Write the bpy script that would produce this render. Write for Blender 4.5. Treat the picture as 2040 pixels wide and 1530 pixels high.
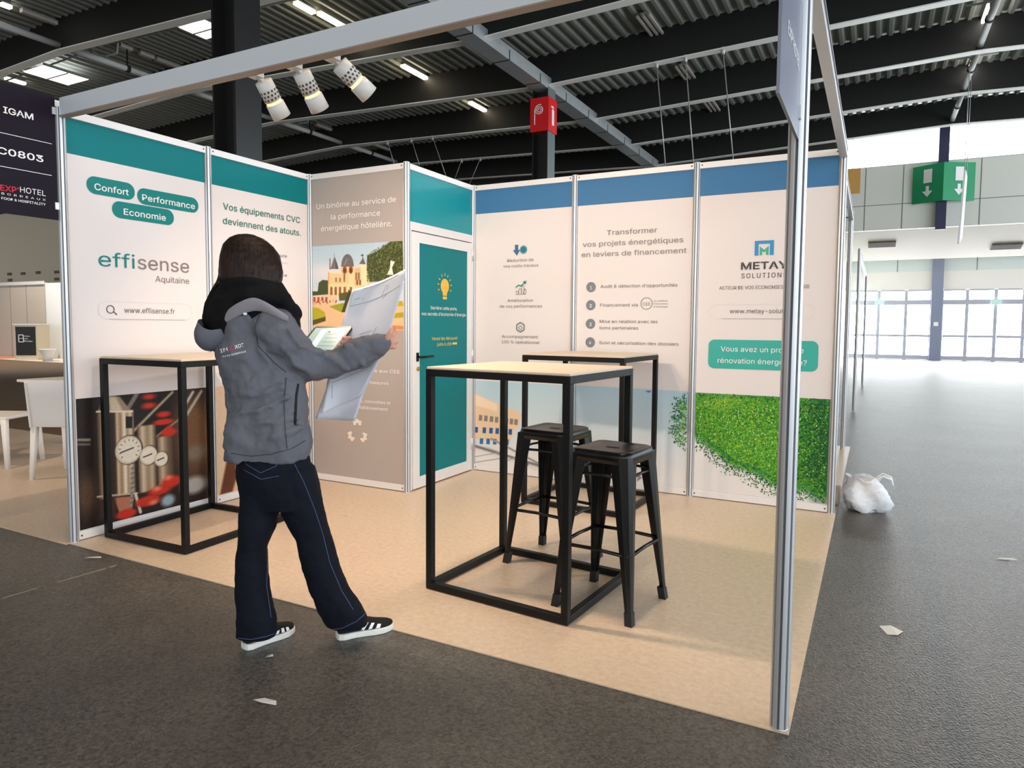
import bpy, bmesh, math, random
import numpy as np
from mathutils import Vector, Matrix, Euler

for o in list(bpy.data.objects):
    bpy.data.objects.remove(o, do_unlink=True)
random.seed(7)
rng = np.random.default_rng(7)
SC = bpy.context.scene
COL = SC.collection


def S(r, g, b):
    """sRGB 0-255 -> linear"""
    f = lambda c: (c / 255 / 12.92) if c <= 10.3 else ((c / 255 + .055) / 1.055) ** 2.4
    return (f(r), f(g), f(b))


# ------------------------------------------------------------------ camera
CAMP = Vector((4.2223, -2.3631, 1.3241))
YAW, PITCH, ROLL, FPX, CYP = .4859, -.0632, .0075, 1367.36, 765 - 30.933
_f = Vector((-math.sin(YAW) * math.cos(PITCH), math.cos(YAW) * math.cos(PITCH), math.sin(PITCH)))
_r0 = Vector((math.cos(YAW), math.sin(YAW), 0))
_u0 = _r0.cross(_f)
_r = math.cos(ROLL) * _r0 + math.sin(ROLL) * _u0
_u = -math.sin(ROLL) * _r0 + math.cos(ROLL) * _u0
cam_d = bpy.data.cameras.new('camera')
cam_d.sensor_width = 36
cam_d.lens = 36 * FPX / 2040
cam_d.shift_y = -30.933 / 2040
cam_d.clip_end = 200
cam = bpy.data.objects.new('camera', cam_d)
COL.objects.link(cam)
cam.matrix_world = Matrix(((_r.x, _u.x, -_f.x, CAMP.x), (_r.y, _u.y, -_f.y, CAMP.y), (_r.z, _u.z, -_f.z, CAMP.z), (0, 0, 0, 1)))
SC.camera = cam

# ------------------------------------------------------------------ world, exposure
SC.view_settings.view_transform = 'Standard'
SC.view_settings.look = 'None'
SC.view_settings.exposure = -0.4
SC.view_settings.gamma = 1
SC.view_settings.use_curve_mapping = False
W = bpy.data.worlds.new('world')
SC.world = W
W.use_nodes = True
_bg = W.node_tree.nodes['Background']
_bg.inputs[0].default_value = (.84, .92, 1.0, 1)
# sky background graded to brighten the right floor: strong cool right, weak warm left
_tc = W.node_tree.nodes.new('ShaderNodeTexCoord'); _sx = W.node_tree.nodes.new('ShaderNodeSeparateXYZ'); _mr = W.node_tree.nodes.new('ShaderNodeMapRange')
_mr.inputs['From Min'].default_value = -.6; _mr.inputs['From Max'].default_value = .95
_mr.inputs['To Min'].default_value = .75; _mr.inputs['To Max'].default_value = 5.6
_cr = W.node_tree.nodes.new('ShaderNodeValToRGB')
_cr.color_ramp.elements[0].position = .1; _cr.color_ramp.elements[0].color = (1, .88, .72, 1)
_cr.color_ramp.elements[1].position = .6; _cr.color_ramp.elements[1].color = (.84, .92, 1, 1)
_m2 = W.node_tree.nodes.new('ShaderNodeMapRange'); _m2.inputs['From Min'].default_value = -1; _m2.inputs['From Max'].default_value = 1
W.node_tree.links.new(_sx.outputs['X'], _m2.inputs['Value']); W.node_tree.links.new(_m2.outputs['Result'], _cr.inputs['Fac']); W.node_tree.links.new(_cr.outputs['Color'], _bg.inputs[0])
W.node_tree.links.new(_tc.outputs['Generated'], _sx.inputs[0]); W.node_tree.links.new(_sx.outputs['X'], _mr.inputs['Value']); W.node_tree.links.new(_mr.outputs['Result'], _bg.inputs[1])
DOOR_EMIT = 24.0
CLERE_EMIT = 12.0
SPOT_W = 80.0
STRIP_EMIT = 14.0


# ------------------------------------------------------------------ measuring helpers (a photo point -> a point in the hall)
def ray(px, py):
    return _f + (px - 1020) / FPX * _r - (py - CYP) / FPX * _u
def onx(px, py, X):
    d = ray(px, py); return CAMP + d * ((X - CAMP.x) / d.x)
def ony(px, py, Y):
    d = ray(px, py); return CAMP + d * ((Y - CAMP.y) / d.y)
def onz(px, py, Z=0.0):
    d = ray(px, py); return CAMP + d * ((Z - CAMP.z) / d.z)
def at(px, py, depth):
    return CAMP + ray(px, py) * depth


# ------------------------------------------------------------------ materials
MATS = {}
def mat(name, rgb, rough=.5, metal=0., spec=.5, emit=None, es=0., bump=None, var=None, alpha=1., coat=0.):
    """bump=(scale,strength,detail)  var=(scale,amount) mottles the colour"""
    if name in MATS:
        return MATS[name]
    m = bpy.data.materials.new(name)
    m.use_nodes = True
    nt = m.node_tree
    b = nt.nodes['Principled BSDF']
    b.inputs['Base Color'].default_value = (*rgb, 1)
    b.inputs['Roughness'].default_value = rough
    b.inputs['Metallic'].default_value = metal
    b.inputs['Specular IOR Level'].default_value = spec
    b.inputs['Coat Weight'].default_value = coat
    if emit is not None:
        b.inputs['Emission Color'].default_value = (*emit, 1)
        b.inputs['Emission Strength'].default_value = es
    if alpha < 1:
        b.inputs['Alpha'].default_value = alpha
    tc = None
    if bump or var:
        tc = nt.nodes.new('ShaderNodeTexCoord')
    if bump:
        n = nt.nodes.new('ShaderNodeTexNoise')
        n.inputs['Scale'].default_value = bump[0]
        n.inputs['Detail'].default_value = bump[2] if len(bump) > 2 else 3
        bp = nt.nodes.new('ShaderNodeBump')
        bp.inputs['Strength'].default_value = bump[1]
        bp.inputs['Distance'].default_value = bump[3] if len(bump) > 3 else .01
        nt.links.new(tc.outputs['Object'], n.inputs['Vector'])
        nt.links.new(n.outputs['Fac'], bp.inputs['Height'])
        nt.links.new(bp.outputs['Normal'], b.inputs['Normal'])
    if var:
        n = nt.nodes.new('ShaderNodeTexNoise')
        n.inputs['Scale'].default_value = var[0]
        n.inputs['Detail'].default_value = 6
        mx = nt.nodes.new('ShaderNodeMix')
        mx.data_type = 'RGBA'
        lo = tuple(c * (1 - var[1]) for c in rgb); hi = tuple(min(1, c * (1 + var[1])) for c in rgb)
        mx.inputs['A'].default_value = (*lo, 1); mx.inputs['B'].default_value = (*hi, 1)
        nt.links.new(tc.outputs['Object'], n.inputs['Vector'])
        nt.links.new(n.outputs['Fac'], mx.inputs['Factor'])
        nt.links.new(mx.outputs['Result'], b.inputs['Base Color'])
    MATS[name] = m
    return m


def attr_mat(name, rough=.45):
    if name in MATS:
        return MATS[name]
    m = mat(name, (.5, .5, .5), rough, spec=.3)
    nt = m.node_tree
    a = nt.nodes.new('ShaderNodeAttribute'); a.attribute_name = 'print'
    nt.links.new(a.outputs['Color'], nt.nodes['Principled BSDF'].inputs['Base Color'])
    return m


WHITE_P = mat('panel_white', S(222, 214, 212), .5, spec=.3)
TEAL = mat('print_teal', S(0, 117, 122), .5, spec=.2)
BLUE = mat('print_blue', S(64, 116, 160), .5, spec=.2)
TAUPE = mat('print_taupe', S(171, 161, 155), .5, spec=.3)
ALU = mat('aluminium', S(205, 206, 208), .38, metal=.55)
ALU_W = mat('white_aluminium', S(226, 224, 224), .4, metal=.1)
BLACK = mat('black_steel', S(8, 8, 9), .45, spec=.28, bump=(120, .04))
BLACK_G = mat('black_gloss_steel', S(8, 8, 10), .3, spec=.4)
WOOD = mat('light_wood_top', S(206, 188, 166), .45, var=(9, .08))
INK_W = mat('ink_white', S(240, 238, 236), .5, spec=.3)
INK_G = mat('ink_grey', S(104, 98, 100), .5, spec=.3)
INK_D = mat('ink_dark', S(62, 56, 60), .5, spec=.3)
INK_T = mat('ink_teal', S(0, 122, 118), .5, spec=.3)
INK_GR = mat('ink_green', S(22, 108, 96), .5, spec=.3)
INK_Y = mat('ink_yellow', S(242, 205, 92), .5, spec=.3)
INK_R = mat('ink_red', S(214, 32, 62), .5, spec=.3)
PRINT = attr_mat('printed_photo_ink')


# ------------------------------------------------------------------ mesh builder
class MB:
    def __init__(self):
        self.v, self.f, self.m, self.s = [], [], [], []
        self.cur = 0
        self.smooth = False
    def add(self, vs, fs, smooth=None):
        b = len(self.v)
        self.v += [tuple(p) for p in vs]
        for f in fs:
            self.f.append([b + i for i in f]); self.m.append(self.cur)
            self.s.append(self.smooth if smooth is None else smooth)
        return self
    def box(self, lo, hi, M=None):
        (x0, y0, z0), (x1, y1, z1) = lo, hi
        vs = [Vector(p) for p in ((x0, y0, z0), (x1, y0, z0), (x1, y1, z0), (x0, y1, z0), (x0, y0, z1), (x1, y0, z1), (x1, y1, z1), (x0, y1, z1))]
        if M is not None:
            vs = [M @ p for p in vs]
        return self.add(vs, [(0, 3, 2, 1), (4, 5, 6, 7), (0, 1, 5, 4), (1, 2, 6, 5), (2, 3, 7, 6), (3, 0, 4, 7)])
    def loft(self, rings, closed=True, smooth=True, cap=True, flip=False):
        """rings: lists of the same number of points"""
        n = len(rings[0]); vs = [p for r in rings for p in r]; fs = []
        for i in range(len(rings) - 1):
            for j in range(n if closed else n - 1):
                k = (j + 1) % n
                q = (i * n + j, i * n + k, (i + 1) * n + k, (i + 1) * n + j)
                fs.append(q[::-1] if flip else q)
        self.add(vs, fs, smooth)
        if cap and closed:
            b = len(self.v) - len(vs)
            for base, rev in ((0, True), ((len(rings) - 1) * n, False)):
                idx = [b + base + j for j in range(n)]
                self.f.append(idx[::-1] if rev != flip else idx); self.m.append(self.cur); self.s.append(False)
        return self
    def tube(self, pts, rad, n=12, smooth=True):
        pts = [Vector(p) for p in pts]
        if not hasattr(rad, '__len__'):
            rad = [rad] * len(pts)
        rings = []; up = None
        for i, p in enumerate(pts):
            t = (pts[min(i + 1, len(pts) - 1)] - pts[max(i - 1, 0)]).normalized()
            if up is None:
                up = Vector((0, 0, 1)) if abs(t.z) < .9 else Vector((1, 0, 0))
            a = up - t * up.dot(t); a.normalize(); b = t.cross(a); up = a
            rings.append([p + (a * math.cos(2 * math.pi * k / n) + b * math.sin(2 * math.pi * k / n)) * rad[i] for k in range(n)])
        return self.loft(rings, smooth=smooth)
    def limb(self, pts, rad, n=14):
        """tube with rounded ends"""
        pts = [Vector(p) for p in pts]
        a = (pts[0] - pts[1]).normalized(); z = (pts[-1] - pts[-2]).normalized()
        P = [pts[0] + a * rad[0] * .9, pts[0] + a * rad[0] * .6] + pts + [pts[-1] + z * rad[-1] * .6, pts[-1] + z * rad[-1] * .9]
        R = [rad[0] * .3, rad[0] * .8] + list(rad) + [rad[-1] * .8, rad[-1] * .3]
        return self.tube(P, R, n)
    def bar(self, p, q, w, h, up=(0, 0, 1)):
        p, q = Vector(p), Vector(q); t = (q - p).normalized(); up = Vector(up)
        if abs(t.dot(up)) > .95:
            up = Vector((1, 0, 0))
        a = t.cross(up).normalized(); b = a.cross(t)
        vs = []
        for c in (p, q):
            for i, j in ((-1, -1), (1, -1), (1, 1), (-1, 1)):
                vs.append(c + a * i * w / 2 + b * j * h / 2)
        return self.add(vs, [(3, 2, 1, 0), (4, 5, 6, 7), (0, 1, 5, 4), (1, 2, 6, 5), (2, 3, 7, 6), (3, 0, 4, 7)])
    def poly(self, pts):
        return self.add(pts, [tuple(range(len(pts)))])
    def disc(self, c, r, ax, bx, n=24):
        c, ax, bx = Vector(c), Vector(ax), Vector(bx)
        return self.poly([c + ax * r * math.cos(2 * math.pi * k / n) + bx * r * math.sin(2 * math.pi * k / n) for k in range(n)])
    def lathe(self, prof, c=(0, 0, 0), n=32, smooth=True, M=None):
        rings = [[Vector((c[0] + r * math.cos(2 * math.pi * k / n), c[1] + r * math.sin(2 * math.pi * k / n), c[2] + z)) for k in range(n)] for r, z in prof]
        if M is not None:
            rings = [[M @ p for p in r] for r in rings]
        return self.loft(rings, smooth=smooth)
    def ball(self, c, rx, ry=None, rz=None, n=14, M=None):
        ry = rx if ry is None else ry; rz = rx if rz is None else rz
        rings = []
        for i in range(1, n):
            t = math.pi * i / n
            rings.append([Vector((rx * math.sin(t) * math.cos(2 * math.pi * k / (2 * n)), ry * math.sin(t) * math.sin(2 * math.pi * k / (2 * n)), -rz * math.cos(t))) for k in range(2 * n)])
        if M is not None:
            rings = [[M @ p for p in r] for r in rings]
        c = Vector(c)
        return self.loft([[p + c for p in r] for r in rings])
    def build(self, name, mats, parent=None, loc=None, bevel=0.):
        me = bpy.data.meshes.new(name)
        vs = self.v
        if loc is not None:
            L = Vector(loc); vs = [tuple(Vector(p) - L) for p in vs]
        me.from_pydata(vs, [], self.f)
        if not isinstance(mats, (list, tuple)):
            mats = [mats]
        for m in mats:
            me.materials.append(m)
        me.polygons.foreach_set('material_index', self.m)
        me.polygons.foreach_set('use_smooth', self.s)
        me.update()
        o = bpy.data.objects.new(name, me)
        COL.objects.link(o)
        if loc is not None:
            o.location = loc
        if parent is not None:
            o.parent = parent
        if bevel:
            md = o.modifiers.new('bevel', 'BEVEL'); md.width = bevel; md.segments = 2; md.limit_method = 'ANGLE'
        return o


def tag(o, label, cat, group=None, kind=None):
    o['label'] = label; o['category'] = cat
    if group: o['group'] = group
    if kind: o['kind'] = kind
    return o
def thing(name, label, cat, loc=(0, 0, 0), rz=0., group=None, kind=None):
    o = bpy.data.objects.new(name, None); COL.objects.link(o)
    o.empty_display_size = .1
    o.location = loc; o.rotation_euler = (0, 0, rz)
    return tag(o, label, cat, group, kind)
def copy_tree(o, parent=None):
    c = o.copy(); COL.objects.link(c)
    if parent is not None: c.parent = parent
    for ch in [x for x in bpy.data.objects if x.parent == o]:
        copy_tree(ch, c)
    return c


# ------------------------------------------------------------------ lettering
try:
    FONT = bpy.data.fonts.load(bpy.utils.resource_path('LOCAL') + '/datafiles/fonts/Inter.woff2')
except Exception:
    FONT = None
def lettering(name, body, parent, u0, u1, v, cap, m, y=-.003, bold=0., label=None, shear=0., spacing=1.):
    """one line of text from u0 to u1 with its baseline at v and capitals cap metres tall, in the parent's face"""
    cu = bpy.data.curves.new(name, 'FONT')
    cu.body = body; cu.size = 1
    if FONT: cu.font = FONT
    cu.space_character = spacing
    cu.shear = shear
    cu.offset = 0
    cu.materials.append(m)
    o = bpy.data.objects.new(name, cu); COL.objects.link(o)
    bpy.context.view_layer.update()
    w = o.dimensions.x or 1
    capn = .727 if FONT else .70
    sx, sy = (u1 - u0) / w, cap / capn
    x0 = min(c[0] for c in o.bound_box)
    cu.offset = min(bold * .45, .016) if bold >= .01 else 0
    cu.resolution_u = 3
    bpy.context.view_layer.update()
    me = bpy.data.meshes.new_from_object(o.evaluated_get(bpy.context.evaluated_depsgraph_get()))
    bpy.data.objects.remove(o, do_unlink=True); bpy.data.curves.remove(cu)
    me.name = name
    # overlapping strokes of one glyph lie a hair apart
    par_ = list(range(len(me.vertices)))
    def root_(i):
        while par_[i] != i: par_[i] = par_[par_[i]]; i = par_[i]
        return i
    for e in me.edges: par_[root_(e.vertices[0])] = root_(e.vertices[1])
    isl = {}
    lift = [isl.setdefault(root_(i), len(isl)) % 5 * .00012 for i in range(len(par_))]
    for q in me.vertices:
        q.co = (u0 - x0 * sx + q.co.x * sx, y - lift[q.index], v + q.co.y * sy)
    o = bpy.data.objects.new(name, me); COL.objects.link(o)
    o.parent = parent
    if label: o['label'] = label
    return o


# ------------------------------------------------------------------ printed photographs: colour grids
class Canvas:
    def __init__(self, u0, v0, u1, v1, step=.004):
        self.b = (u0, v0, u1, v1)
        self.nx = max(2, int((u1 - u0) / step)); self.ny = max(2, int((v1 - v0) / step))
        self.U, self.V = np.meshgrid(np.linspace(u0, u1, self.nx), np.linspace(v0, v1, self.ny))
        self.C = np.zeros((self.ny, self.nx, 3))
        self.soft = step
    def put(self, a, c):
        c = np.array(c, float) if not callable(c) else c(self.U, self.V)
        a = np.clip(a, 0, 1)[..., None]
        self.C = self.C * (1 - a) + c * a
    def fill(self, c): self.C[:] = c
    def vgrad(self, c0, c1, v0=None, v1=None):
        v0 = self.b[1] if v0 is None else v0; v1 = self.b[3] if v1 is None else v1
        t = np.clip((self.V - v0) / (v1 - v0), 0, 1)[..., None]
        self.C = np.array(c0) * (1 - t) + np.array(c1) * t
    def poly(self, pts, c, soft=0):
        P = np.array([(p[0], p[1]) for p in pts]); inside = np.zeros(self.U.shape, bool)
        d = np.full(self.U.shape, 9.)
        for i in range(len(P)):
            (x0, y0), (x1, y1) = P[i - 1], P[i]
            cr = ((y0 > self.V) != (y1 > self.V))
            with np.errstate(divide='ignore', invalid='ignore'):
                xi = (x1 - x0) * (self.V - y0) / (y1 - y0 if y1 != y0 else 1e-9) + x0
            inside ^= cr & (self.U < xi)
            d = np.minimum(d, self._seg(x0, y0, x1, y1))
        sd = np.where(inside, d, -d); s = soft or self.soft
        self.put(sd / s + .5, c)
    def _seg(self, x0, y0, x1, y1):
        L = (x1 - x0) ** 2 + (y1 - y0) ** 2 + 1e-12
        t = np.clip(((self.U - x0) * (x1 - x0) + (self.V - y0) * (y1 - y0)) / L, 0, 1)
        return np.hypot(self.U - x0 - t * (x1 - x0), self.V - y0 - t * (y1 - y0))
    def line(self, p, q, w, c, soft=0):
        s = soft or self.soft
        self.put((w / 2 - self._seg(p[0], p[1], q[0], q[1])) / s + .5, c)
    def ell(self, p, ru, rv, c, soft=0):
        s = soft or self.soft
        d = (1 - np.hypot((self.U - p[0]) / ru, (self.V - p[1]) / rv)) * min(ru, rv)
        self.put(d / s + .5, c)
    def bands(self, u0, u1, v0, v1, stops, soft=0, lean=0.):
        """vertical metallic bands: stops = [(t,colour)]"""
        t = (self.U - u0 - lean * (self.V - v0)) / (u1 - u0)
        cc = np.stack([np.interp(t, [s[0] for s in stops], [s[1][k] for s in stops]) for k in range(3)], -1)
        s = soft or self.soft
        a = np.minimum(np.minimum(t, 1 - t) * (u1 - u0), np.minimum(self.V - v0, v1 - self.V)) / s + .5
        self.put(a, lambda U, V: cc)
    def noise(self, amp, cell=1):
        n = rng.normal(0, amp, (self.ny // cell + 1, self.nx // cell + 1))
        n = np.kron(n, np.ones((cell, cell)))[:self.ny, :self.nx]
        self.C = np.clip(self.C + n[..., None], 0, 255)
    def build(self, name, parent, y=-.002, label=None):
        me = bpy.data.meshes.new(name)
        n, k = self.nx, self.ny
        co = np.stack([self.U, np.full(self.U.shape, y), self.V], -1).reshape(-1, 3)
        i = np.arange((k - 1) * (n - 1)); r, c = i // (n - 1), i % (n - 1); a = r * n + c
        fs = np.stack([a, a + 1, a + n + 1, a + n], -1)
        me.vertices.add(len(co)); me.vertices.foreach_set('co', co.ravel())
        me.loops.add(fs.size); me.loops.foreach_set('vertex_index', fs.ravel())
        me.polygons.add(len(fs)); me.polygons.foreach_set('loop_start', np.arange(0, fs.size, 4))
        me.update(calc_edges=True)
        at_ = me.color_attributes.new('print', 'FLOAT_COLOR', 'POINT')
        s = np.clip(self.C, 0, 255) / 255
        lin = np.where(s <= .04045, s / 12.92, ((s + .055) / 1.055) ** 2.4).reshape(-1, 3)
        at_.data.foreach_set('color', np.concatenate([lin, np.ones((len(lin), 1))], 1).ravel())
        me.materials.append(PRINT)
        o = bpy.data.objects.new(name, me); COL.objects.link(o); o.parent = parent
        if label: o['label'] = label
        return o


# =================================================================== THE HALL
Y2, YB, XR = 1.9826, 2.974, 3.986         # cabin front, back wall, right posts
H = 2.56
FLAT = mat('asphalt', S(52, 51, 50), .5)
def asphalt():
    nt = FLAT.node_tree; b = nt.nodes['Principled BSDF']
    tc = nt.nodes.new('ShaderNodeTexCoord')
    n1 = nt.nodes.new('ShaderNodeTexNoise'); n1.inputs['Scale'].default_value = 85; n1.inputs['Detail'].default_value = 5; n1.inputs['Roughness'].default_value = .65
    n2 = nt.nodes.new('ShaderNodeTexNoise'); n2.inputs['Scale'].default_value = 1.3; n2.inputs['Detail'].default_value = 5
    vo = nt.nodes.new('ShaderNodeTexVoronoi'); vo.inputs['Scale'].default_value = 120
    mp = nt.nodes.new('ShaderNodeMapping'); mp.inputs['Scale'].default_value = (1, 1.0, 1)
    for n in (n1, n2, vo):
        nt.links.new(tc.outputs['Object'], n.inputs['Vector'])
    r1 = nt.nodes.new('ShaderNodeValToRGB')
    r1.color_ramp.elements[0].position = .32; r1.color_ramp.elements[0].color = (*S(15, 13, 11), 1)
    r1.color_ramp.elements[1].position = .72; r1.color_ramp.elements[1].color = (*S(112, 106, 97), 1)
    nt.links.new(n1.outputs['Fac'], r1.inputs['Fac'])
    mx = nt.nodes.new('ShaderNodeMix'); mx.data_type = 'RGBA'; mx.blend_type = 'MULTIPLY'; mx.inputs['Factor'].default_value = .55
    r2 = nt.nodes.new('ShaderNodeValToRGB')
    r2.color_ramp.elements[0].position = .3; r2.color_ramp.elements[0].color = (.45, .43, .40, 1)
    r2.color_ramp.elements[1].position = .7; r2.color_ramp.elements[1].color = (1, 1, 1, 1)
    nt.links.new(n2.outputs['Fac'], r2.inputs['Fac'])
    nt.links.new(r1.outputs['Color'], mx.inputs['A']); nt.links.new(r2.outputs['Color'], mx.inputs['B'])
    nt.links.new(mx.outputs['Result'], b.inputs['Base Color'])
    ad = nt.nodes.new('ShaderNodeMath'); ad.operation = 'ADD'
    nt.links.new(n1.outputs['Fac'], ad.inputs[0]); nt.links.new(vo.outputs['Distance'], ad.inputs[1])
    bp = nt.nodes.new('ShaderNodeBump'); bp.inputs['Strength'].default_value = .42; bp.inputs['Distance'].default_value = .004
    nt.links.new(ad.outputs[0], bp.inputs['Height']); nt.links.new(bp.outputs['Normal'], b.inputs['Normal'])
    b.inputs['Roughness'].default_value = .47; b.inputs['Specular IOR Level'].default_value = 1.0
asphalt()
VINYL = mat('stand_vinyl', S(208, 188, 158), .36, spec=.7)
def vinyl():
    nt = VINYL.node_tree; b = nt.nodes['Principled BSDF']
    tc = nt.nodes.new('ShaderNodeTexCoord')
    n1 = nt.nodes.new('ShaderNodeTexNoise'); n1.inputs['Scale'].default_value = 34; n1.inputs['Detail'].default_value = 9; n1.inputs['Roughness'].default_value = .7
    n2 = nt.nodes.new('ShaderNodeTexNoise'); n2.inputs['Scale'].default_value = 160
    for n in (n1, n2): nt.links.new(tc.outputs['Object'], n.inputs['Vector'])
    r = nt.nodes.new('ShaderNodeValToRGB')
    r.color_ramp.elements[0].position = .3; r.color_ramp.elements[0].color = (*S(196, 171, 146), 1)
    r.color_ramp.elements[1].position = .7; r.color_ramp.elements[1].color = (*S(219, 198, 174), 1)
    nt.links.new(n1.outputs['Fac'], r.inputs['Fac']); nt.links.new(r.outputs['Color'], b.inputs['Base Color'])
    bp = nt.nodes.new('ShaderNodeBump'); bp.inputs['Strength'].default_value = .12; bp.inputs['Distance'].default_value = .006
    nt.links.new(n2.outputs['Fac'], bp.inputs['Height']); nt.links.new(bp.outputs['Normal'], b.inputs['Normal'])
vinyl()

mb = MB(); mb.box((-46, -16, -.2), (16, 31.5, -.006))
tag(mb.build('floor', FLAT), 'dark rough asphalt floor of the exhibition hall', 'floor', kind='structure')
mb = MB(); mb.box((0.0, -.03, -.005), (4.02, 6.1, 0)); mb.box((-6, -.05, -.005), (-.0005, 2.2, 0))
tag(mb.build('floor_stand', VINYL), 'beige vinyl flooring laid under the exhibition stands', 'floor', kind='structure')

# roof deck, gabled every 18 m, ribs along y
def zf(x):
    """underside of the roof beams"""
    t = (x + 3) % 18
    return 7.0 + (t if t < 9 else 18 - t) * .0335
DECK = mat('roof_deck_steel', S(148, 150, 141), .5, metal=.15)
mb = MB(); prof = []
x = -46.
while x < 16:
    for dx, dz in ((0, 0), (.07, 0), (.11, .07), (.20, .07)):
        prof.append((x + dx, zf(x + dx) + .72 + dz))
    x += .25
mb.loft([[Vector((px, y, pz)) for px, pz in prof] for y in (-16, 31.5)], closed=False, smooth=False)
top = [Vector((-46, -16, 8.3)), Vector((16, -16, 8.3)), Vector((16, 31.5, 8.3)), Vector((-46, 31.5, 8.3))]
mb.poly(top)
tag(mb.build('ceiling', DECK), 'corrugated steel roof deck above the hall', 'ceiling', kind='structure')

WEB = mat('beam_black', S(24, 24, 23), .6)
FLANGE = mat('beam_flange_grey', S(240, 240, 232), .5)
PIPE = mat('pale_pipe', S(190, 190, 186), .45)
ORD = ['nearest', 'second', 'third', 'fourth', 'fifth', 'sixth', 'seventh', 'eighth', 'ninth', 'farthest']
BY = [-5.34, -2.31, .72, 3.75, 6.78, 9.81, 12.84, 15.87, 18.9, 21.95]
KX = [-46, -39, -30, -21, -12, -3, 6, 15, 16]
for i, y in enumerate(BY):
    t = thing('roof_beam', 'long black roof beam with pale lower flange, %s counted from the camera side' % ORD[i], 'beam', (0, y, 7), kind='structure')
    w, fl = MB(), MB()
    for a, b in zip(KX[:-1], KX[1:]):
        for m_, hw, z0, z1 in ((w, .012, .02, .76), (fl, .11, 0, .022)):
            vs = [(xx, s * hw, zf(xx) - 7 + zz) for xx in (a, b) for s, zz in ((-1, z0), (1, z0), (1, z1), (-1, z1))]
            m_.add(vs, [(0, 1, 2, 3), (7, 6, 5, 4), (1, 0, 4, 5), (2, 1, 5, 6), (3, 2, 6, 7), (0, 3, 7, 4)])
    w.build('web', WEB, t); fl.build('flange', FLANGE, t)

GALV = mat('galvanised_sheet', S(176, 180, 180), .42, metal=.35, var=(5, .16), bump=(30, .1))
t = thing('gutter_girder', 'wide galvanised gutter running over the black columns along the roof valley', 'gutter', (-3, 4, 6.9), kind='structure')
mb = MB(); mb.box((-.2, -19, .0), (.2, 20, .28)); mb.build('trough', GALV, t)
mb = MB()
for k in range(26): mb.box((-.207, -18.8 + 1.5 * k, -.006), (.207, -18.77 + 1.5 * k, .2))
mb.build('joint_strap', WEB, t)

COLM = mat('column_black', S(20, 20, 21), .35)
COLDAY = mat('column_daylit_face', S(104, 112, 112), .45)  # grey paints in the daylight on the far column's right face
def column(x, y, label, w=.4):
    t = thing('column', label, 'column', (x, y, -.006), kind='structure')
    mb = MB(); h = w / 2
    mb.box((-h, -h, 0), (-h + .03, h, 6.95)); mb.box((h - .03, -h, 0), (h, h, 6.95)); mb.box((-h + .03, -.02, 0), (h - .03, .02, 6.95))
    mb.build('shaft', COLM, t)
    mb = MB(); mb.box((h, -h, 0), (h + .012, h, 6.95)); mb.build('casing', COLDAY if y > 8 else COLM, t)
    return t
column(-3, 3.83, 'broad black steel column rising behind the left wall of the stand')
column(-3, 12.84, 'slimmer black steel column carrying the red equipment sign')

# dark upper end wall, far left gable, bright exit facade
DWALL = mat('dark_end_wall', S(62, 62, 56), .7, var=(.6, .15))
mb = MB(); mb.box((-27, 24, 0), (3.0, 24.2, 8.3)); mb.box((3.0, 24, 7.85), (16, 24.2, 8.3))
tag(mb.build('wall_back', DWALL), 'dark olive end wall high behind the stand', 'wall', kind='structure')
BEIGE = mat('beige_wall', S(214, 202, 180), .7)
mb = MB(); mb.add([(-46, 18, -.006), (-27, 18, -.006), (-27, 18, 6.9), (-35.5, 18, 7.2), (-46, 18, 6.85)], [(0, 1, 2, 3, 4)]); mb.add([(-46, 18.2, -.006), (-27, 18.2, -.006), (-27, 18.2, 6.9), (-35.5, 18.2, 7.2), (-46, 18.2, 6.85)], [(4, 3, 2, 1, 0)])
tag(mb.build('wall_left_gable', BEIGE), 'beige gable wall at the far left end of the hall', 'wall', kind='structure')
VENTM = mat('brown_vent', S(96, 80, 62), .6)
for k, (px, py) in enumerate(((19, 546), (46, 545), (76, 543), (113, 542), (20, 558), (113, 556))):
    p = ony(px, py, 17.98)
    mb = MB(); mb.box((-.14 * 1.3, -.03, -.07), (.14 * 1.3, .02, .07))
    o = mb.build('wall_vent', VENTM); o.location = p
    tag(o, ['brown vent in the beige gable wall, first of the upper row', 'brown vent in the beige gable wall, second of the upper row', 'brown vent in the beige gable wall, third of the upper row',
            'brown vent in the beige gable wall, beside the stand post in the upper row', 'brown vent in the beige gable wall, lower row beside the hanging dark sign edge', 'brown vent in the beige gable wall, lower row beside the stand post'][k], 'vent', 'vents in the far left gable wall')
CLAD = mat('pale_cladding', S(238, 238, 228), .55)
SEAM = mat('cladding_seam', S(120, 120, 116), .6)
mb = MB(); mb.box((3.0, 24.0, 4.6), (16, 24.2, 6.72)); mb.cur = 1
for xx in (3.75, 4.86, 7.0, 9.2, 11.4): mb.box((xx - .012, 23.995, 4.6), (xx + .012, 24, 6.72))
mb.box((3.0, 23.995, 5.42), (16, 24, 5.44))
tag(mb.build('wall_exit_upper', [CLAD, SEAM]), 'pale cladding panels above the exit doors', 'wall', kind='structure')
SOFF = mat('soffit_cream', S(196, 188, 174), .6)
_sz = lambda y: 4.6 - (y - 24.2) * .2714
mb = MB(); mb.add([(3, 24.2, 4.6), (16, 24.2, 4.6), (16, 27, 3.84), (3, 27, 3.84), (3, 24.2, 4.75), (16, 24.2, 4.75), (16, 27, 4.3), (3, 27, 4.3)], [(0, 3, 2, 1), (4, 5, 6, 7), (0, 1, 5, 4), (1, 2, 6, 5), (2, 3, 7, 6), (3, 0, 4, 7)]); mb.box((3, 27, 4.3), (16, 31.2, 4.4))
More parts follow.
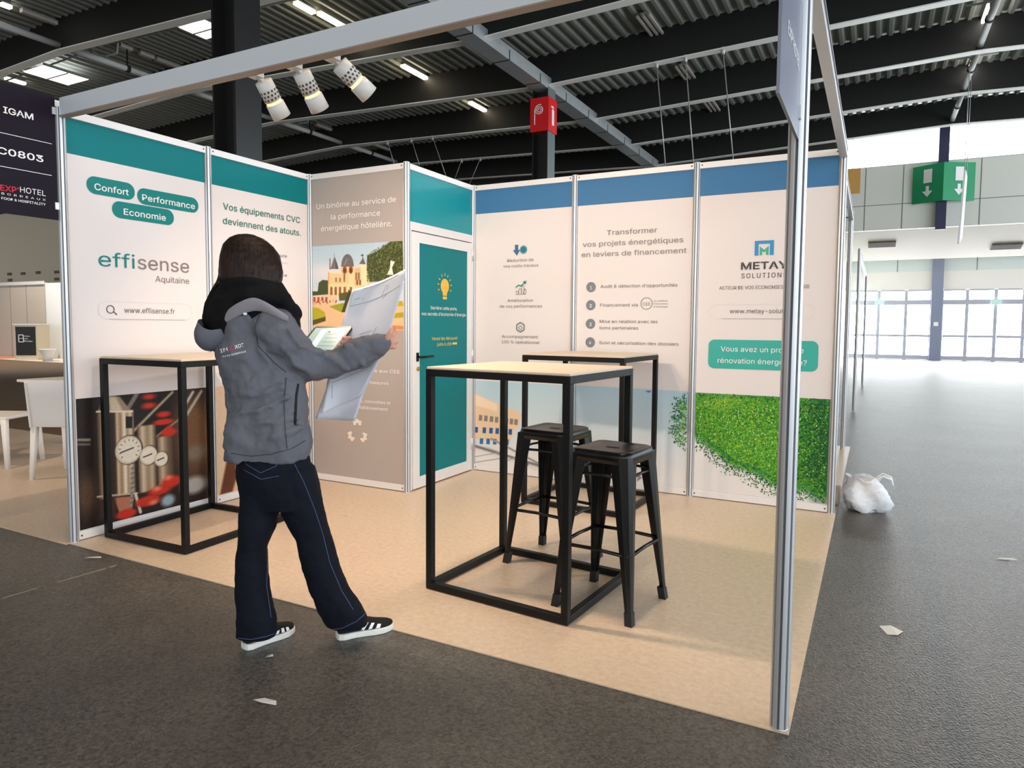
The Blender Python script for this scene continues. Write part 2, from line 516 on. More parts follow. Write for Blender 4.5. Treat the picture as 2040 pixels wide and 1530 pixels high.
tag(mb.build('ceiling_soffit', SOFF), 'cream soffit sloping back to the exit doors', 'ceiling', kind='structure')
mb = MB(); mb.box((2.9, 24.2, 0), (3.0, 31, 4.4)); tag(mb.build('wall_exit_return', CLAD), 'pale return wall beside the exit lobby', 'wall', kind='structure')
for k, (px, py) in enumerate(((1757, 485), (2005, 489))):
    yv = 26.0
    for _ in range(8):
        c = ony(px, py, yv); yv += (c.z - _sz(yv)) * -1.2
    mb = MB(); mb.box((-.43, -.24, -.02), (.43, .24, .02))
    for j in range(5): mb.box((-.41, -.2 + .09 * j, -.03), (.41, -.17 + .09 * j, -.02))
    o = mb.build('soffit_grille', mat('grille_brown', S(96, 84, 78), .6)); o.location = (c.x, yv, _sz(yv) - .035); o.rotation_euler = (-.265, 0, 0)
    tag(o, ['brown grille in the cream soffit, left of the blue pilaster', 'brown grille in the cream soffit, right of the blue pilaster'][k], 'grille', 'grilles in the soffit')

DAY = mat('bright_daylight_glass', S(235, 240, 245), .25, emit=(.93, .97, 1.0), es=DOOR_EMIT)
DAYC = mat('bright_clerestory_glass', S(235, 240, 245), .25, emit=(.93, .97, 1.0), es=CLERE_EMIT)
FRM = mat('door_frame_bloom_blue', S(168, 170, 184), .5)  # lightened to paint in the bloom from the bright doors
NAVY = mat('pilaster_navy', S(52, 54, 86), .5)
# clerestory windows
for k, (x0, x1) in enumerate(((3.0, 5.86), (6.12, 9.9), (10.1, 16))):
    t = thing('window_%d' % (k + 1), ['blown-out clerestory window left of the navy pilaster', 'blown-out clerestory window right of the navy pilaster', 'blown-out clerestory window farthest right'][k], 'window', (x0, 24.05, 6.72), kind='structure')
    mb = MB(); mb.box((0, 0, 0), (x1 - x0, .03, 1.13)); mb.build('pane', DAYC, t)
    mb = MB(); mb.box((0, -.06, -.04), (x1 - x0, .02, 0)); mb.box((0, -.06, 1.13), (x1 - x0, .02, 1.17)); mb.build('window_frame', ALU_W, t)
t = thing('pilaster', 'navy pilaster on the pale cladding behind the green exit sign', 'pilaster', (5.95, 23.9, 4.5), kind='structure')
mb = MB(); mb.box((-.14, -.12, 0), (.14, .1, 3.4)); mb.build('shaft', NAVY, t)
# door wall at y = 31
mb = MB(); mb.box((3, 31, 2.92), (16, 31.2, 3.68)); mb.cur = 1; mb.box((3, 31, 3.68), (16, 31.2, 4.3)); mb.cur = 2
for xx in (4.95, 7.75, 10.5): mb.box((xx - .015, 30.99, 3.68), (xx + .015, 31, 4.3))
tag(mb.build('wall_exit', [mat('exit_white', S(226, 224, 220), .5), mat('exit_pale_glass', S(204, 216, 216), .3), SEAM]), 'white beam and pale glass strip over the exit doors', 'wall', kind='structure')
XD = [3.05, 4.31, 5.32, 6.24, 6.60, 7.47, 8.43, 9.35, 10.3, 11.3, 12.3]
k = 0
for a, b in zip(XD[:-1], XD[1:]):
    if b - a < .5:
        t = thing('pilaster', 'slim blue grey pilaster between the exit doors, carrying a small white notice', 'pilaster', (a + .17, 30.9, -.006), kind='structure')
        mb = MB(); mb.box((-.2, -.12, 0), (.2, .1, 4.25)); mb.build('shaft', mat('pilaster_bloom_slate', S(124, 132, 156), .5), t)  # slate lightened the same way, door bloom put into its colour
        mb = MB(); mb.box((-.08, -.13, 1.42), (.08, -.12, 1.58)); mb.build('notice', INK_W, t)
        continue
    k += 1
    t = thing('door_%d' % k, 'glazed exit door leaf filled with daylight, %s from the stand' % (ORD[k - 1] if k > 1 else 'first'), 'door', (a, 31, -.006), kind='structure')
    w = b - a
    mb = MB()
    for lo, hi in (((0, -.05, 0), (.06, .05, 2.9)), ((w - .06, -.05, 0), (w, .05, 2.9)), ((.06, -.05, .03), (w - .06, .05, .2)), ((.06, -.05, 2.3), (w - .06, .05, 2.5)), ((.06, -.05, 2.86), (w - .06, .05, 2.92))):
        mb.box(lo, hi)
    mb.build('door_frame', FRM, t)
    mb = MB(); mb.box((.06, 0, .2), (w - .06, .02, 2.3)); mb.box((.06, 0, 2.5), (w - .06, .02, 2.86)); mb.build('pane', DAY, t)
    mb = MB(); mb.box((.06, -.12, .96), (w - .06, -.06, 1.06)); mb.build('push_bar', FRM, t)
for k, px in enumerate((1752, 1985)):
    p = ony(px, 602, 30.85)
    mb = MB(); mb.box((-.18, -.03, -.09), (.18, .03, .09)); o = mb.build('exit_sign', mat('pale_green_lit_sign', S(190, 226, 216), .4)); o.location = p
    tag(o, ['small pale green exit light over the doors, left of the pilaster', 'small pale green exit light over the doors, right of the pilaster'][k], 'sign', 'exit lights above the doors')

# green wedge exit sign
GREEN = mat('sign_green', S(10, 150, 98), .45)
t = thing('exit_sign', 'large green two-faced exit sign with white doors and arrows', 'sign', (5.95, 23.5, 5.36))
V0 = Vector((0, -.1, 0)); LL = Vector((-.83, .38, 0)); RR = Vector((.88, .38, 0))
for nm, A, B, sgn in (('left', LL, V0, 1), ('right', V0, RR, 1)):
    d = (B - A); n = Vector((d.y, -d.x, 0)).normalized()
    mb = MB(); vs = [A, B, B + Vector((0, 0, 1.19)), A + Vector((0, 0, 1.19))]
    mb.add(vs + [p - n * .03 for p in vs], [(0, 1, 2, 3), (7, 6, 5, 4), (0, 4, 5, 1), (1, 5, 6, 2), (2, 6, 7, 3), (3, 7, 4, 0)])
    fa = mb.build('sign_face', GREEN, t)
    mk = MB(); du = d.normalized(); c = (A + B) / 2 + n * .008
    P = lambda u, v: c + du * u + Vector((0, 0, v))
    mk.poly([P(-.13, .62), P(.13, .62), P(.13, 1.05), P(-.13, 1.05)])
    mk.poly([P(-.05, .52), P(-.05, .36), P(-.16, .36), P(0, .17), P(.16, .36), P(.05, .36), P(.05, .52)])
    mk.build('pictogram', INK_W, fa)
mb = MB(); mb.box((-.03, .0, .55), (.03, .28, .65)); mb.build('bracket', ALU, t)

# white banner edge on, orange banner
pt, pb = ony(1922, 340, 17.0), ony(1908, 487, 17.0)
t = thing('hanging_banner', 'white banner seen edge-on in front of the green exit sign', 'banner', (pb.x, 16.9, pb.z))
mb = MB(); mb.add([(-.02, 0, 0), (.02, 0, 0), (.16, .9, .25), (.12, .9, .25), (-.02 + (pt.x - pb.x) * .9, 0, pt.z - pb.z), (.02 + (pt.x - pb.x) * .9, 0, pt.z - pb.z), (.2, .9, pt.z - pb.z), (.16, .9, pt.z - pb.z)], [(0, 3, 2, 1), (4, 5, 6, 7), (0, 1, 5, 4), (1, 2, 6, 5), (2, 3, 7, 6), (3, 0, 4, 7)])
mb.build('cloth', mat('banner_white', S(232, 230, 226), .6), t)
mb = MB(); mb.tube([((pt.x - pb.x) * .9, .03, pt.z - pb.z - .02), ((pt.x - pb.x) * .9, .03, zf(pb.x) + .73 - pb.z)], .008, 6); mb.tube([(.18, .87, pt.z - pb.z - .02), (.18, .87, zf(pb.x) + .73 - pb.z)], .008, 6); mb.build('suspension_wire', ALU, t)
a = ony(1690, 337, 22); b = ony(1713, 385, 22)
mb = MB(); mb.box((0, 0, 0), (b.x - a.x, .04, a.z - b.z)); mb.tube([(.1, .02, a.z - b.z - .01), (.1, .02, zf(a.x) + .75 - b.z)], .01, 6); o = mb.build('hanging_banner', mat('banner_orange', S(226, 172, 92), .6)); o.location = (a.x, 22, b.z)
tag(o, 'small orange banner hanging beyond the right end of the stand', 'banner')

# ridge pipes, conduits and roof lights
for x, lab in ((-12.0, 'left'), (6.0, 'right')):
    t = thing('ridge_pipe', 'pale pipe along the roof ridge at the %s of the hall' % lab, 'pipe', (x, 0, zf(x) + .14), kind='structure')
    for ya, yb in zip(BY[2:-1], BY[3:]):
        mb = MB(); mb.tube([(0, ya + .03, 0), (0, yb - .03, 0)], .07, 12); pb_ = mb.build('tube', PIPE, t)
        mb = MB(); mb.tube([(0, ya + 1.5, 0), (0, ya + 1.58, 0)], .09, 12); mb.box((-.015, ya + 1.53, .06), (.015, ya + 1.55, .58)); mb.build('clamp', WEB, pb_)
for k, y in enumerate(BY[3:9]):
    mb = MB(); yy = y + 1.0
    pts = []
    for x0, x1 in ((-20, -12.5), (-11.5, -4), (-2, 5.5), (6.5, 15)):
        mb.tube([(x0, 0, zf(x0) + .5 - 7), ((x0 + x1) / 2, 0, zf((x0 + x1) / 2) + .5 - 7), (x1, 0, zf(x1) + .5 - 7)], .022, 8)
    for xr in (-12, 6):
        zz = zf(xr) + .5 - 7
        mb.tube([(xr - .5, 0, zz), (xr - .45, 0, zz - .25), (xr + .45, 0, zz - .25), (xr + .5, 0, zz)], .022, 8)
    o = mb.build('conduit', PIPE); o.location = (0, yy, 7)
    tag(o, 'thin pale conduit under the roof deck behind the %s beam' % ORD[k + 3], 'conduit', 'conduits under the roof deck', kind='structure')

LIT = mat('strip_light_lit', S(255, 240, 210), .4, emit=(1, .86, .62), es=STRIP_EMIT)
LITW = mat('strip_light_white', S(255, 250, 240), .4, emit=(1, .96, .9), es=STRIP_EMIT)
UNLIT = mat('strip_light_unlit', S(206, 200, 190), .5)
HOUS = mat('strip_light_housing', S(170, 168, 160), .5)
STR = [((640, 22), (705, 66), 1, 'lit strip light beside the front rail of the stand, above the hanging spotlights'),
       ((588, 2), (625, 22), 1, 'lit strip light at the top edge, in line before the brightest one'),
       ((803, 128), (858, 160), 1, 'lit strip light with warm glow on the beam left of the gutter'),
       ((935, 202), (972, 221), 1, 'lit strip light nearest the red column sign'),
       ((12, 153), (48, 165), 2, 'lit strip light above the dark flag sign at the left'),
       ((1, 5), (22, 12), 2, 'lit strip light in the upper left corner'),
       ((38, 20), (118, 44), 0, 'unlit strip light in the upper left corner'),
       ((238, 88), (262, 97), 0, 'unlit strip light left of the bright skylight, nearer piece'),
       ((276, 103), (306, 113), 0, 'unlit strip light left of the bright skylight, farther piece'),
       ((312, 115), (360, 135), 0, 'unlit strip light hanging before the black column'),
       ((1278, 28), (1318, 74), 3, 'unlit triple-tube light right of the gutter, nearest'),
       ((1352, 130), (1380, 155), 3, 'unlit triple-tube light right of the gutter, second'),
       ((1408, 200), (1430, 221), 3, 'unlit triple-tube light right of the gutter, third'),
       ((1971, 6), (1962, 47), 4, 'lit white light beside the right ridge pipe, nearest'),
       ((1944, 110), (1934, 136), 4, 'lit white light beside the right ridge pipe, second'),
       ((633, 246), (676, 266), 0, 'unlit strip light under the roof behind the cabin front, left'),
       ((735, 288), (790, 298), 0, 'unlit strip light under the roof behind the cabin front, right')]
for p, q, kind_, lab in STR:
    ze = 7.62 if kind_ in (0, 1, 2) else (7.66 if kind_ == 3 else 7.7)
    for _ in range(4):
        a, b = onz(*p, ze), onz(*q, ze); x = (a.x + b.x) / 2; ze = zf(x) + .66
    L = abs(b.y - a.y)
    if L > 2.3: L = 2.3
    t = thing('strip_light', lab, 'light', (x, (a.y + b.y) / 2, zf(x) + .63), group='strip lights under the roof')
    mb = MB(); mb.box((-.07, -L / 2, .03), (.07, L / 2, .06)); mb.box((-.015, -.1, .06), (.015, -.07, .1)); mb.box((-.015, .07, .06), (.015, .1, .1)); mb.build('housing', HOUS, t)
    mb = MB()
    if kind_ == 3:
        for s in (-.12, 0, .12): mb.box((s - .025, -L / 2, -.02), (s + .025, L / 2, .028))
    else:
        mb.box((-.06, -L / 2, -.03), (.06, L / 2, .028))
    mb.build('tube', {0: UNLIT, 1: LIT, 2: LITW, 3: UNLIT, 4: LITW}[kind_], t)
for y_, lab in ((1.9, 'added fill strip light over the stand, unseen above the top edge of the picture'), (-1.0, 'added fill strip light over the front aisle, unseen above the top edge of the picture')):  # added lights, out of view, that soften the table shadow on the floor
    t = thing('strip_light', lab, 'light', (2.9, y_, zf(2.9) + .63), group='strip lights under the roof')
    mb = MB(); mb.box((-.07, -1.1, .03), (.07, 1.1, .06)); mb.box((-.015, -.1, .06), (.015, -.07, .1)); mb.build('housing', HOUS, t)
    mb = MB(); mb.box((-.06, -1.1, -.03), (.06, 1.1, .028)); mb.build('tube', LIT, t)
    ld = bpy.data.lights.new('fill_lamp', 'AREA'); ld.shape = 'RECTANGLE'; ld.size = .12; ld.size_y = 2.2; ld.energy = 140; ld.color = (1, .82, .62)
    lo = bpy.data.objects.new('fill_lamp', ld); COL.objects.link(lo); lo.parent = t; lo.location = (0, 0, -.04)
SKY = mat('skylight_glass', S(240, 244, 248), .3, emit=(.92, .97, 1), es=4)
for pts, lab in ((((50, 143), (95, 128), (175, 155), (130, 170)), 'bright skylight above the dark flag sign at the left'), (((357, 58), (420, 40), (450, 52), (412, 80)), 'glaring skylight beside the broad black column')):
    w = [onz(*p, 7.68) for p in pts]
    c = sum(w, Vector()) / 4
    hx = (max(p.x for p in w) - min(p.x for p in w)) / 2 * .8; hy = min(1.3, (max(p.y for p in w) - min(p.y for p in w)) / 2)
    t = thing('skylight', lab, 'skylight', (c.x, c.y, min(7.66, zf(c.x) + .66)), group='skylights in the roof deck', kind='structure')
    mb = MB(); mb.box((-hx, -hy, 0), (hx, hy, .02)); mb.build('pane', SKY, t)
    mb = MB(); mb.box((-hx - .05, -hy - .05, .0), (-hx, hy + .05, .05)); mb.box((hx, -hy - .05, 0), (hx + .05, hy + .05, .05)); mb.box((-hx, -.02, -.02), (hx, .02, -.001)); mb.build('window_frame', HOUS, t)
# red equipment sign around the second column
zb, zt = ony(1070, 262, 12.6).z, ony(1070, 195, 12.6).z
t = thing('column_sign', 'red box sign with white fire hose and extinguisher symbols around the column', 'sign', (-3, 12.84, zb))
mb = MB(); mb.box((-.24, -.24, 0), (.24, .24, zt - zb)); mb.build('sign_box', mat('sign_red', S(222, 24, 30), .4, emit=S(222, 24, 30), es=.0), t)
mb = MB(); pts = []
for i in range(60):
    a_ = i / 59 * 2 * math.pi * 2.4 + 1.2; r_ = .12 - .10 * i / 59
    pts.append((.0 + r_ * math.cos(a_), -.247, .5 + r_ * math.sin(a_)))
mb.tube(pts, .011, 6); mb.tube([(-.12, -.247, .52), (-.12, -.247, .16)], .013, 6); mb.build('hose_symbol', INK_W, t)
mb = MB(); mb.box((.245, -.06, .16), (.25, .06, .52)); mb.box((.245, -.1, .56), (.25, .03, .6)); mb.box((.245, -.02, .52), (.25, .02, .58)); mb.build('extinguisher_symbol', INK_W, t)

# slings hanging from the beams and the ventilation duct elbow
WIRE = mat('steel_wire', S(180, 180, 178), .4, metal=.4)
SL = [((773, 285), (785, 326), 15.87), ((820, 278), (836, 330), 15.87), ((862, 274), (889, 352), 15.87), ((920, 318), (904, 362), 18.9), ((956, 318), (933, 372), 18.9),
      ((1311, 160), (1326, 335), 12.84), ((1369, 160), (1382, 330), 12.84), ((1445, 150), (1461, 322), 12.84)]
for k, (p, q, y) in enumerate(SL):
    a, b = ony(*p, y), ony(*q, y); dz = (zf(a.x) + .01 - a.z); a = a + (a - b) * (dz / (a.z - b.z)) if a.z > b.z else a
    mb = MB(); mb.tube([Vector((0, 0, 0)), b - a], .012, 6); mb.tube([Vector((0, 0, .05)), Vector((0, 0, -.1))], .04, 8)
    o = mb.build('hanging_cable', WIRE); o.location = a
    tag(o, ['leftmost steel cable hanging above the cabin corner', 'second steel cable from the left above the cabin corner', 'long steel cable above the teal cabin door', 'short slanting cable right of the long one above the cabin', 'slanting cable nearest the column with the red sign',
            'leftmost of three upright cables above the blue header', 'middle of three upright cables above the blue header', 'rightmost of three upright cables above the blue header'][k], 'cable', 'steel cables slung from the roof beams')
a = ony(1252, 318, 22.8)
t = thing('duct_elbow', 'white duct elbow dropping from the far end of the gutter', 'duct', (a.x, 22.8, 3.0))
mb = MB(); mb.tube([(0, 0, 0), (0, 0, 3.2), (-.1, 0, 3.5), (-3 - a.x, -.2, 3.92)], .3, 16); mb.build('pipe', mat('duct_white', S(214, 212, 206), .5), t)
mb = MB(); mb.tube([(-14, 23.9, 5.9), (0, 23.9, 6.0), (2.9, 23.9, 6.02)], .05, 8)
tag(mb.build('wall_pipe', PIPE), 'pale pipe running along the dark end wall', 'pipe')

# =================================================================== THE STAND
def octa(z0, z1, R=.026, cx=0, cy=0, mbx=None):
    mb = mbx or MB()
    P = []
    for k in range(8):
        a = k * math.pi / 4
        for da, rr in ((-.29, 1), (-.14, 1.0), (-.14, .80), (.14, .80), (.14, 1.0), (.29, 1)):
            P.append((cx + R * rr * math.cos(a + da), cy + R * rr * math.sin(a + da)))
    mb.loft([[Vector((x, y, z)) for x, y in P] for z in (z0, z1)], smooth=False)
    for k in range(8): mb.m[k * 6 + 2] = 1
    return mb
def post(x, y, label, h=H, group='aluminium stand posts', R=.026):
    t = thing('aluminium_post', label, 'post', (x, y, 0), group=group)
    octa(0.004, h, R).build('profile', [ALU, mat('slot_grey', S(92, 94, 98), .6)], t)
    mb = MB(); mb.lathe([(R * 1.02, 0), (R * 1.02, .005)], (0, 0, 0), 16); mb.build('foot', ALU, t)
    mb = MB(); mb.lathe([(R * .98, h), (R * .98, h + .004)], (0, 0, 0), 16); mb.build('cap', ALU_W, t)
    return t
post(0, 0, 'front left corner post of the stand, beside the dark flag sign')
post(0, .9913, 'left wall post between the logo panel and the slogan panel')
post(0, Y2, 'post in the inner corner where the left wall meets the taupe panel')
post(1.0, Y2, 'post at the outer corner of the cabin, left of the teal door')
post(1.0, YB, 'post in the corner between the teal door and the blue-headed wall')
post(1.9825, YB, 'back wall post between the first and second blue-headed panels')
post(2.9825, YB, 'back wall post left of the leafy panel')
post(XR, YB, 'post at the right end of the back wall')
post(XR, 0, 'front right corner post of the stand, standing free in the foreground', R=.03)
post(3.95, 5.9, 'first slim post of the stand behind, seen past the right end', R=.024)
post(3.96, 9.8, 'second slim post behind the stand, farther off', R=.024)
post(4.0, 15.3, 'third slim post behind the stand, farthest off', R=.024)
def rail(label, p, q, w, h, group=None, name='aluminium_beam'):
    p, q = Vector(p), Vector(q)
    t = thing(name, label, 'beam', (p.x, p.y, p.z), group=group)
    mb = MB(); mb.bar((0, 0, 0), q - p, w, h); mb.build('bar', ALU, t, bevel=.003)
    mb = MB(); d = (q - p).normalized(); n = d.cross(Vector((0, 0, 1)))
    for s in (-1, 1): mb.bar(n * s * (w / 2 + .001), q - p + n * s * (w / 2 + .001), .004, .012)
    mb.build('groove', mat('groove_dark', S(70, 70, 72), .5), t)
    return t
t = thing('fascia_beam', 'wide pale fascia beam across the open front of the stand', 'beam', (.03, 0, 2.558), group=None)
mb = MB(); mb.box((0, -.02, -.05), (XR - .06, .02, .05)); mb.build('bar', mat('fascia_aluminium', S(206, 210, 216), .45, metal=.2), t, bevel=.003)
mb = MB(); mb.box((0, -.024, -.056), (XR - .06, .024, -.05)); mb.build('lower_lip', mat('lip_brown_grey', S(150, 136, 126), .5), t)
rail('slim beam along the open right side of the stand', (XR, .03, 2.525), (XR, YB - .03, 2.525), .05, .07)
rail('slim beam of the stand behind, running away from the back wall', (XR - .02, YB + .03, 2.5), (3.955, 5.87, 2.5), .04, .07)
rail('short cross beam of the stand behind', (3.925, 5.9, 2.5), (2.5, 5.9, 2.5), .04, .08)
rail('slim beam of the farthest stand behind', (3.96, 9.83, 2.5), (3.99, 15.27, 2.5), .04, .07)

HOLE = mat('bolt_hole', S(60, 56, 54), .6)
def panel(name, label, loc, rz, w, header=None, hz=2.31, ground=WHITE_P, kind_cat='panel'):
    """a wall panel between two posts; local x runs along it, local -y faces the visitor"""
    t = thing(name, label, kind_cat, loc, rz, group='printed wall panels of the stand')
    mb = MB(); a, b = .027, w - .027
    mats = [ground]
    z0, z1 = .055, 2.515
    if header is not None:
        mats.append(header)
        mb.box((a, 0, z0), (b, .012, hz)); mb.cur = 1; mb.box((a, 0, hz), (b, .012, z1))
    else:
        mb.box((a, 0, z0), (b, .012, z1))
    mb.build('printed_board', mats, t)
    mb = MB(); mb.box((a - .004, -.012, z1), (b + .004, .022, H)); r = mb.build('top_rail', ALU_W, t, bevel=.002)
    mb = MB(); mb.box((a - .004, -.012, .006), (b + .004, .022, z0)); r2 = mb.build('bottom_rail', ALU_W, t, bevel=.002)
    mb = MB()
    for x in (a + .012, b - .012):
        for z in (2.54, .03): mb.disc((x, -.0125, z), .006, (1, 0, 0), (0, 0, 1), 10)
    mb.build('bolt', HOLE, t)
    return t
def decal(name, parent, pts, m, y=-.002, lab=None):
    mb = MB(); mb.poly([(p[0], y, p[1]) for p in pts]); o = mb.build(name, m, parent)
    if lab: o['label'] = lab
    return o
def rrect(u0, v0, u1, v1, r, n=8):
    P = []
    for cx, cy, a0 in ((u1 - r, v0 + r, -90), (u1 - r, v1 - r, 0), (u0 + r, v1 - r, 90), (u0 + r, v0 + r, 180)):
        for i in range(n + 1):
            a = math.radians(a0 + 90 * i / n); P.append((cx + r * math.cos(a), cy + r * math.sin(a)))
    return P
def outline(mb, P, w, y):
    n = len(P)
    for i in range(n):
        p, q = Vector((P[i][0], y, P[i][1])), Vector((P[(i + 1) % n][0], y, P[(i + 1) % n][1]))
        d = (q - p)
        if d.length < 1e-6: continue
        d.normalize(); nn = Vector((-d.z, 0, d.x)) * w / 2
        mb.poly([p + nn, p - nn, q - nn, q + nn])

# ---- left wall, panel 1: logo
R90 = math.pi / 2
p1 = panel('wall_panel', 'left wall panel with three teal pills, a green logo and a photo of pipes and gauges', (0, 0, 0), R90, .9913, TEAL)
for nm, u0, v0, u1, v1, txt, a, b in (('pill', .138, 2.099, .443, 2.205, 'Confort', .185, .40), ('pill', .459, 2.086, .91, 2.190, 'Performance', .492, .88), ('pill', .291, 1.976, .717, 2.080, 'Economie', .365, .655)):
    o = decal(nm, p1, rrect(u0, v0, u1, v1, (v1 - v0) / 2 - .001), INK_T, -.002)
    vb = (v0 + v1) / 2 - .026
    lettering('pill_text', txt, p1, a, b, vb, .054, INK_W, -.0035, bold=.016)
lettering('logo_text', 'effi', p1, .196, .43, 1.667, .125, INK_T, bold=0, label='teal letters')
lettering('logo_text', 'sense', p1, .45, .825, 1.668, .125, mat('ink_brown_grey', S(128, 112, 104), .5), bold=-.010, label='thin grey letters')
lettering('logo_subtitle', 'Aquitaine', p1, .57, .823, 1.592, .056, mat('ink_brown_grey', S(128, 112, 104), .5))
mb = MB(); outline(mb, rrect(.185, 1.343, .84, 1.452, .053), .002, -.002); mb.build('search_box', mat('ink_pale', S(208, 200, 198), .5), p1)
decal('search_box_shadow_line', p1, [(.25, 1.339), (.78, 1.339), (.78, 1.343), (.25, 1.343)], mat('ink_pale2', S(186, 178, 176), .5))
lettering('web_address', 'www.effisense.fr', p1, .351, .706, 1.383, .048, INK_G)
mb = MB()
for k in range(20):
    a0, a1 = 2 * math.pi * k / 20, 2 * math.pi * (k + 1) / 20
    mb.poly([(.262 + r * math.cos(a), -.003, 1.403 + r * math.sin(a)) for r, a in ((.021, a0), (.021, a1), (.026, a1), (.026, a0))])
mb.poly([(.278, -.003, 1.388), (.282, -.003, 1.392), (.305, -.003, 1.372), (.300, -.003, 1.367)]); mb.build('magnifier_icon', INK_D, p1)
def pipes():
    c = Canvas(.035, .06, .955, .862, .004)
    A = lambda x, y: (lambda p: (p.y, p.z))(onx(x / 2.7814, 560 + y / 2.7818, 0))
    c.vgrad((34, 20, 14), (20, 14, 12)); c.ell(A(1080, 850), .16, .3, (112, 76, 48), .15); c.ell(A(480, 1180), .06, .12, (74, 54, 40), .06)
    for p, q, w, col in (((955, 615), (735, 835), .018, (168, 150, 128)), ((1000, 760), (840, 880), .014, (150, 128, 104)), ((1068, 615), (1005, 720), .02, (190, 186, 176)), ((1115, 610), (1010, 780), .022, (176, 166, 150)), ((760, 620), (700, 720), .03, (120, 112, 100)), ((430, 880), (495, 880), .014, (140, 132, 120)), ((430, 905), (495, 905), .01, (120, 112, 100))):
        c.line(A(*p), A(*q), w, col, .012)
    c.bands(A(870, 1000)[0], A(965, 1000)[0], A(900, 1130)[1], A(900, 860)[1], [(0, (90, 70, 52)), (.3, (196, 172, 142)), (.6, (120, 96, 74)), (1, (60, 44, 34))], .015)
    c.bands(A(765, 1000)[0], A(868, 1000)[0], A(800, 1170)[1], A(800, 800)[1], [(0, (96, 74, 54)), (.25, (206, 184, 154)), (.5, (150, 126, 98)), (.75, (186, 164, 136)), (1, (70, 52, 40))], .012)
    st = [(0, (70, 50, 36)), (.12, (168, 138, 104)), (.22, (96, 70, 48)), (.36, (34, 22, 16)), (.46, (62, 42, 30)), (.52, (205, 180, 148)), (.62, (150, 120, 90)), (.72, (236, 220, 196)), (.8, (160, 134, 106)), (.9, (214, 194, 166)), (1, (84, 64, 48))]
    c.bands(A(540, 900)[0], A(745, 900)[0], A(640, 1195)[1], A(640, 722)[1], st, .005)
    c.poly([A(575, 640), A(662, 640), A(728, 722), A(540, 722)], (150, 128, 104), .008); c.poly([A(600, 640), A(640, 640), A(680, 722), A(610, 722)], (206, 188, 164), .02)
    c.line(A(535, 724), A(732, 722), .012, (226, 206, 180)); c.line(A(540, 1195), A(760, 1175), .012, (190, 168, 142))
    c.poly([A(630, 1200), A(745, 1190), A(725, 1280), A(660, 1285)], (176, 110, 84), .01)
    c.poly([A(550, 1215), A(640, 1205), A(640, 1310), A(555, 1320)], (60, 34, 26), .02)
    c.line(A(735, 1030), A(725, 1280), .018, (150, 140, 126)); c.line(A(750, 1180), A(778, 1280), .02, (206, 192, 172))
    for k in range(9): c.line(A(722, 1040 + 27 * k), A(745, 1034 + 27 * k), .004, (60, 50, 44))
    for x, y, ru, rv, s in ((825, 640, .045, .018, .02), (825, 690, .05, .02, .02), (905, 738, .05, .02, .015), (905, 780, .075, .02, .012), (935, 838, .06, .026, .015), (950, 1110, .075, .04, .02), (885, 1160, .085, .03, .02), (820, 1218, .09, .035, .015), (700, 1290, .07, .03, .012), (935, 820, .03, .02, .02)):
        c.ell(A(x, y), ru, rv, (196, 44, 26), s)
    for x, y in ((930, 1090), (850, 1225), (870, 1150)): c.ell(A(x, y), .03, .016, (232, 120, 92), .02)
    c.ell(A(930, 1215), .05, .04, (150, 170, 176), .03); c.ell(A(1075, 1130), .10, .06, (166, 160, 152), .04); c.ell(A(1085, 950), .08, .05, (120, 104, 88), .05)
    for x, y, r, big in ((715, 935, .095, 1), (825, 965, .066, 0), (895, 985, .052, 0)):
        q = A(x, y)
        c.ell(q, r, r * 1.02, (70, 60, 50)); c.ell((q[0] - .004, q[1]), r * .93, r * .95, (206, 190, 166)); c.ell(q, r * .80, r * .82, (226, 214, 194), .01)
        c.line((q[0] - r * .6, q[1] - r * .1), (q[0] + r * .3, q[1] + r * .1), .008, (40, 34, 30))
        if big:
            for k in range(11):
                a = math.radians(-40 + 26 * k); c.line((q[0] + r * .62 * math.cos(a), q[1] + r * .62 * math.sin(a)), (q[0] + r * .72 * math.cos(a), q[1] + r * .72 * math.sin(a)), .005, (70, 60, 54))
    c.poly([A(696, 750), A(732, 750), A(732, 815), A(696, 815)], (24, 18, 14)); c.poly([A(560, 655), A(578, 650), A(565, 715), A(550, 715)], (30, 22, 18))
    c.noise(5); c.build('printed_photo', p1)
pipes()

# ---- left wall, panel 2: slogan
p2 = panel('wall_panel', 'left wall panel with the green two-line slogan, partly behind the woman', (0, .9913, 0), R90, .9913, TEAL)
o2 = .9913
lettering('slogan_text', 'Vos équipements CVC', p2, 1.116 - o2, 1.87 - o2, 2.148, .066, INK_GR, bold=.012)
lettering('slogan_text', 'deviennent des atouts.', p2, 1.112 - o2, 1.876 - o2, 2.044, .066, INK_GR, bold=.012)
lettering('bullet_text', 'mesure', p2, 1.555 - o2, 1.723 - o2, 1.852, .038, INK_G, bold=.006)
lettering('bullet_text', 'ive', p2, 1.655 - o2, 1.722 - o2, 1.698, .038, INK_G, bold=.006)
decal('divider_line', p2, [(1.5 - o2, 1.806), (1.735 - o2, 1.806), (1.735 - o2, 1.810), (1.5 - o2, 1.810)], mat('ink_pale2', S(186, 178, 176), .5))
c = Canvas(.03, .06, .96, .862, .006)
c.vgrad((206, 168, 132), (232, 200, 168)); c.poly([(.03, .06), (.12, .06), (.2, .5), (.1, .86), (.03, .86)], (214, 184, 152), .05)
c.poly([(.05, .06), (.16, .06), (.3, .42), (.22, .52), (.14, .4)], (92, 48, 28), .02); c.poly([(.2, .3), (.5, .36), (.6, .3), (.5, .22), (.25, .24)], (222, 160, 132), .02)
c.poly([(.5, .06), (.96, .06), (.96, .5), (.6, .4)], (120, 82, 60), .05); c.noise(3); c.build('printed_photo', p2)

